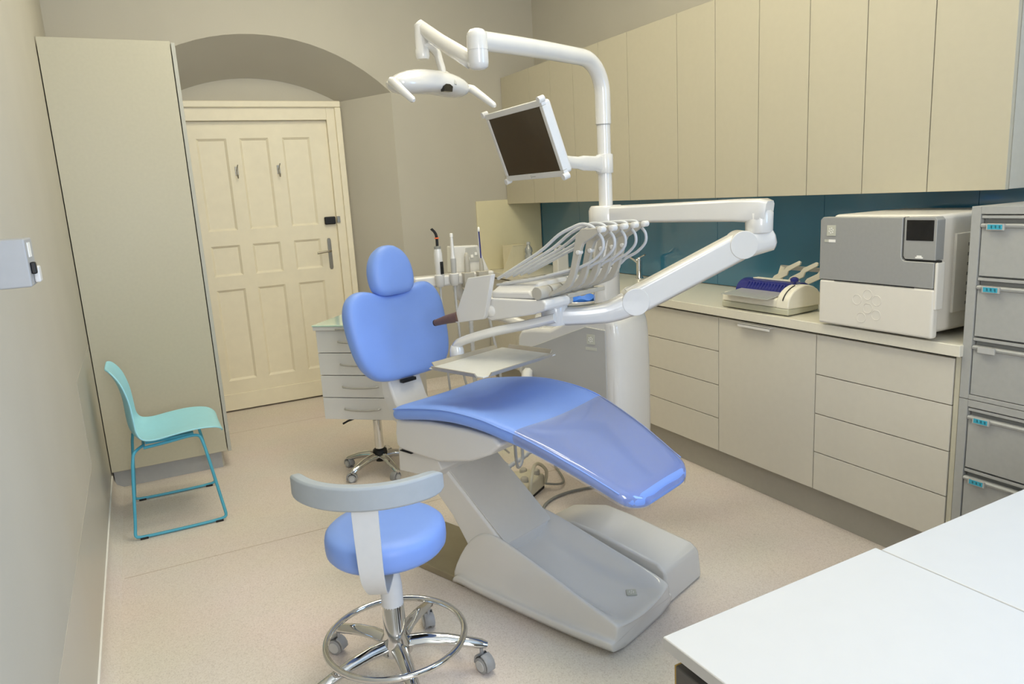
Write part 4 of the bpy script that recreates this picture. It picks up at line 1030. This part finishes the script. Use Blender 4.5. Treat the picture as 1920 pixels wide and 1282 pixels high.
# ------------------------------------------------------------------ pouch sealer
se = thing('pouch_sealer', 'blue and ivory pouch sealing machine on the worktop', 'sealing machine', (2.545, 2.315, 0.915))
obj('base', MB().prism([(0.0,0.0),(0.22,0.02),(0.22,0.42),(0.0,0.42)], 'z', 0.004, 0.034), 'sealer_base', se, bevel=0.008, seg=3)
obj('deck', MB().prism([(0.002,0.0345),(0.006,0.068),(0.02,0.076),(0.215,0.076),(0.218,0.0345)], 'y', 0.06, 0.418), 'sealer_ivory', se, bevel=0.006)
hp = [(0.0,0.032)] + [(0.11-0.11*cos(a), 0.045+0.088*sin(a)) for a in [pi*k/12 for k in range(1, 12)]] + [(0.22,0.032)]
hs = obj('side_housing', MB().prism(hp, 'y', 0.002, 0.075), 'sealer_ivory', se, bevel=0.008, seg=3)
obj('slot', MB().tube([(0.11-0.112*cos(a), 0.035, 0.045+0.090*sin(a)) for a in [0.28+1.0*k/8 for k in range(9)]], 0.0025, 6), 'black', hs)
bp_ = [(0.10,0.07)] + [(0.165-0.075*cos(a), 0.07+0.062*sin(a)) for a in [pi*k/12 for k in range(0, 11)]] + [(0.225,0.07)]
bh = obj('roll_cover', MB().prism(bp_, 'y', 0.07, 0.42), 'sealer_blue', se, bevel=0.005)
for k in range(14): obj('rib', MB().prism([(0.092,0.078),(0.096,0.098),(0.112,0.122),(0.118,0.118),(0.104,0.096)], 'y', 0.10+k*0.019, 0.106+k*0.019), 'sealer_blue', bh, smooth=False)
obj('brand_patch', MB().box(0.0995,0.102,0.385,0.40,0.088,0.092), 'white_print', bh, smooth=False)
obj('top_strip', MB().prism([(0.15,0.132),(0.185,0.131),(0.185,0.136),(0.15,0.137)],'y',0.10,0.36), 'sealer_ivory', se, bevel=0.001)
obj('acrylic_tray', MB().loft([[(-0.04,y_,0.072),(0.10,y_,0.086),(0.10,y_,0.089),(-0.04,y_,0.076)] for y_ in (0.09,0.38)]), 'tag_clear', se, bevel=0.001)
obj('knob', MB().lathe([(0.006,0.13),(0.008,0.14),(0.018,0.146),(0.019,0.158),(0.008,0.165)], 18, (0.10,0.058,0)), 'sealer_blue', se)

# sheet of angled pouch hooks behind the sealer
hr = thing('pouch_rack', 'cream rack with four slanting arms behind the sealer', 'rack', (2.94, 2.25, 0.9155))
obj('rail', B(-0.012, 0.0, 0.02, 0.47, 0.150, 0.172), 'brushed_steel', hr, bevel=0.002)
for fy in (0.455, 0.04):
    obj('foot', MB().sweep([(0.0,fy+0.05,0.006),(-0.01,fy+0.045,0.04),(-0.01,fy+0.02,0.10),(-0.006,fy,0.165)], 0.012, 0.034, upref=(0,1,0.2)), 'sealer_ivory', hr)
for k in range(4):
    y_ = 0.40-0.105*k
    obj('arm', MB().prism([(y_+0.075,0.095),(y_+0.082,0.108),(y_+0.07,0.122),(y_+0.01,0.150),(y_-0.01,0.172),(y_-0.085,0.205),(y_-0.097,0.20),(y_-0.093,0.186),(y_-0.02,0.15),(y_-0.012,0.128),(y_+0.06,0.096)], 'x', -0.055-0.002*k, -0.045-0.002*k), 'sealer_ivory', hr, bevel=0.002)
    obj('arm_peg', MB().tube([(-0.05,y_,0.160),(-0.006,y_,0.160)], 0.005, 8), 'brushed_steel', hr)

# ------------------------------------------------------------------ tissue box and bottle in the far corner
tb = thing('tissue_dispenser', 'cream cardboard tissue box on the far end of the worktop', 'tissue box', (2.64, 5.16, 0.915), radians(8))
obj('box', B(0.0, 0.16, 0.0, 0.14, 0.0, 0.20), 'tissue_box', tb, bevel=0.003)
obj('flap', MB().prism([(0.0,0.0),(-0.11,0.0),(0.0,0.20)], 'y', 0.0, 0.004), 'tissue_box', tb, smooth=False)
obj('lid_fold', B(0.0, 0.16, -0.002, 0.142, 0.2, 0.204), 'tissue_box', tb, smooth=False)
btl = thing('plastic_bottle', 'clear waisted plastic bottle beside the cream tissue box', 'bottle', (2.745, 5.09, 0.915))
obj('body', MB().lathe([(0.028,0.0),(0.032,0.006),(0.032,0.05),(0.026,0.068),(0.032,0.088),(0.032,0.12),(0.024,0.137),(0.031,0.155),(0.028,0.178),(0.013,0.20),(0.012,0.212)], 20), 'bottle_plastic', btl)
obj('cap', MB().lathe([(0.0145,0.208),(0.0145,0.226),(0.011,0.228)], 16), 'hose_grey', btl)
dsp = thing('soap_dispenser', 'white pump dispenser on the worktop behind the hoses', 'dispenser', (2.80, 4.70, 0.915))
obj('body', B(-0.05,0.05,-0.04,0.04,0.0,0.15), 'white_satin', dsp, bevel=0.012)
obj('hook_handle', MB().tube(catmull([(0.03,0,0.15),(0.03,0,0.19),(0.0,0,0.205),(-0.035,0,0.20),(-0.04,0,0.17)],4), 0.010), 'white_satin', dsp)

# ------------------------------------------------------------------ foot control and cables on the floor
fp = thing('foot_control', 'cream foot control with knobs on the floor behind the lift arm', 'foot control', (1.60, 3.20, 0), radians(-55))
obj('body', MB().loft([[(-0.11,y_,0.012),(0.10,y_,0.012),(0.10,y_,0.085*k_),(0.02,y_,0.10*k_),(-0.08,y_,0.075*k_)] for y_, k_ in ((-0.10,0.85),(-0.085,1.0),(0.085,1.0),(0.10,0.85))]), 'pedal_ivory', fp, bevel=0.012, seg=3)
obj('rubber_base', B(-0.105,0.098,-0.095,0.095,0.0,0.014), 'black', fp, bevel=0.003)
for kx, ky in ((0.06,-0.055),(0.0,0.05),(-0.06,-0.04),(0.07,0.06)):
    obj('knob', MB().lathe([(0.02,0.085),(0.02,0.108),(0.014,0.114)], 18, (kx,ky,0)), 'holder_grey', fp)
obj('carry_handle', MB().tube(catmull([(0.105,-0.09,0.03),(0.115,-0.09,0.11),(0.10,-0.02,0.16),(0.10,0.04,0.155),(0.115,0.09,0.10),(0.105,0.09,0.03)],5), 0.009), 'pedal_ivory', fp)
def cable(pts, r, m, label, name='cable'):
    return tag(obj(name, MB().tube(catmull(pts, 6), r, 8), m), label, 'cable')
cable([(1.72,3.14,0.04),(1.78,3.12,0.03),(1.84,3.16,0.012),(1.88,3.24,0.01),(1.93,3.40,0.01)], 0.006, 'dark_hose', 'short grey cable leaving the right side of the foot control')
cable([(1.545,2.815,0.02),(1.60,2.95,0.009),(1.70,3.02,0.009),(1.82,3.04,0.009),(1.95,3.02,0.009)], 0.007, 'dark_hose', 'grey cable curving over the floor under the leg rest')
cable([(1.42,2.86,0.50),(1.43,2.88,0.33),(1.46,2.92,0.26),(1.50,2.95,0.30),(1.50,2.96,0.50)], 0.008, 'hose_grey', 'grey hose loop hanging below the seat cushion')
tag(obj('ribbed_hose', corrugated([(1.42,3.05,0.20),(1.50,3.08,0.21),(1.60,3.08,0.25),(1.68,3.05,0.33),(1.74,3.0,0.40)], 0.011, 10), 'hose_grey'), 'ribbed grey hose below the seat in front of the unit', 'hose')

# ------------------------------------------------------------------ ceiling lamps (above the picture)
ll = ('first ceiling lamp, nearest the desk', 'second ceiling lamp, above the leg rest', 'third ceiling lamp, above the backrest', 'fourth ceiling lamp, nearest the door')
for i, (x_, y_) in enumerate(((1.5, 1.75), (1.5, 2.35), (1.2, 3.2), (1.0, 4.2))):
    t = thing('ceiling_lamp', 'flat ' + ll[i], 'ceiling lamp', (x_, y_, ZC), 0, 'ceiling lamps')
    obj('housing', B(-0.62,0.62,-0.17,0.17,-0.06,0.0), 'lamp_housing', t, smooth=False)
    obj('diffuser', B(-0.6,0.6,-0.15,0.15,-0.075,-0.061), 'lamp_diffuser', t, smooth=False)
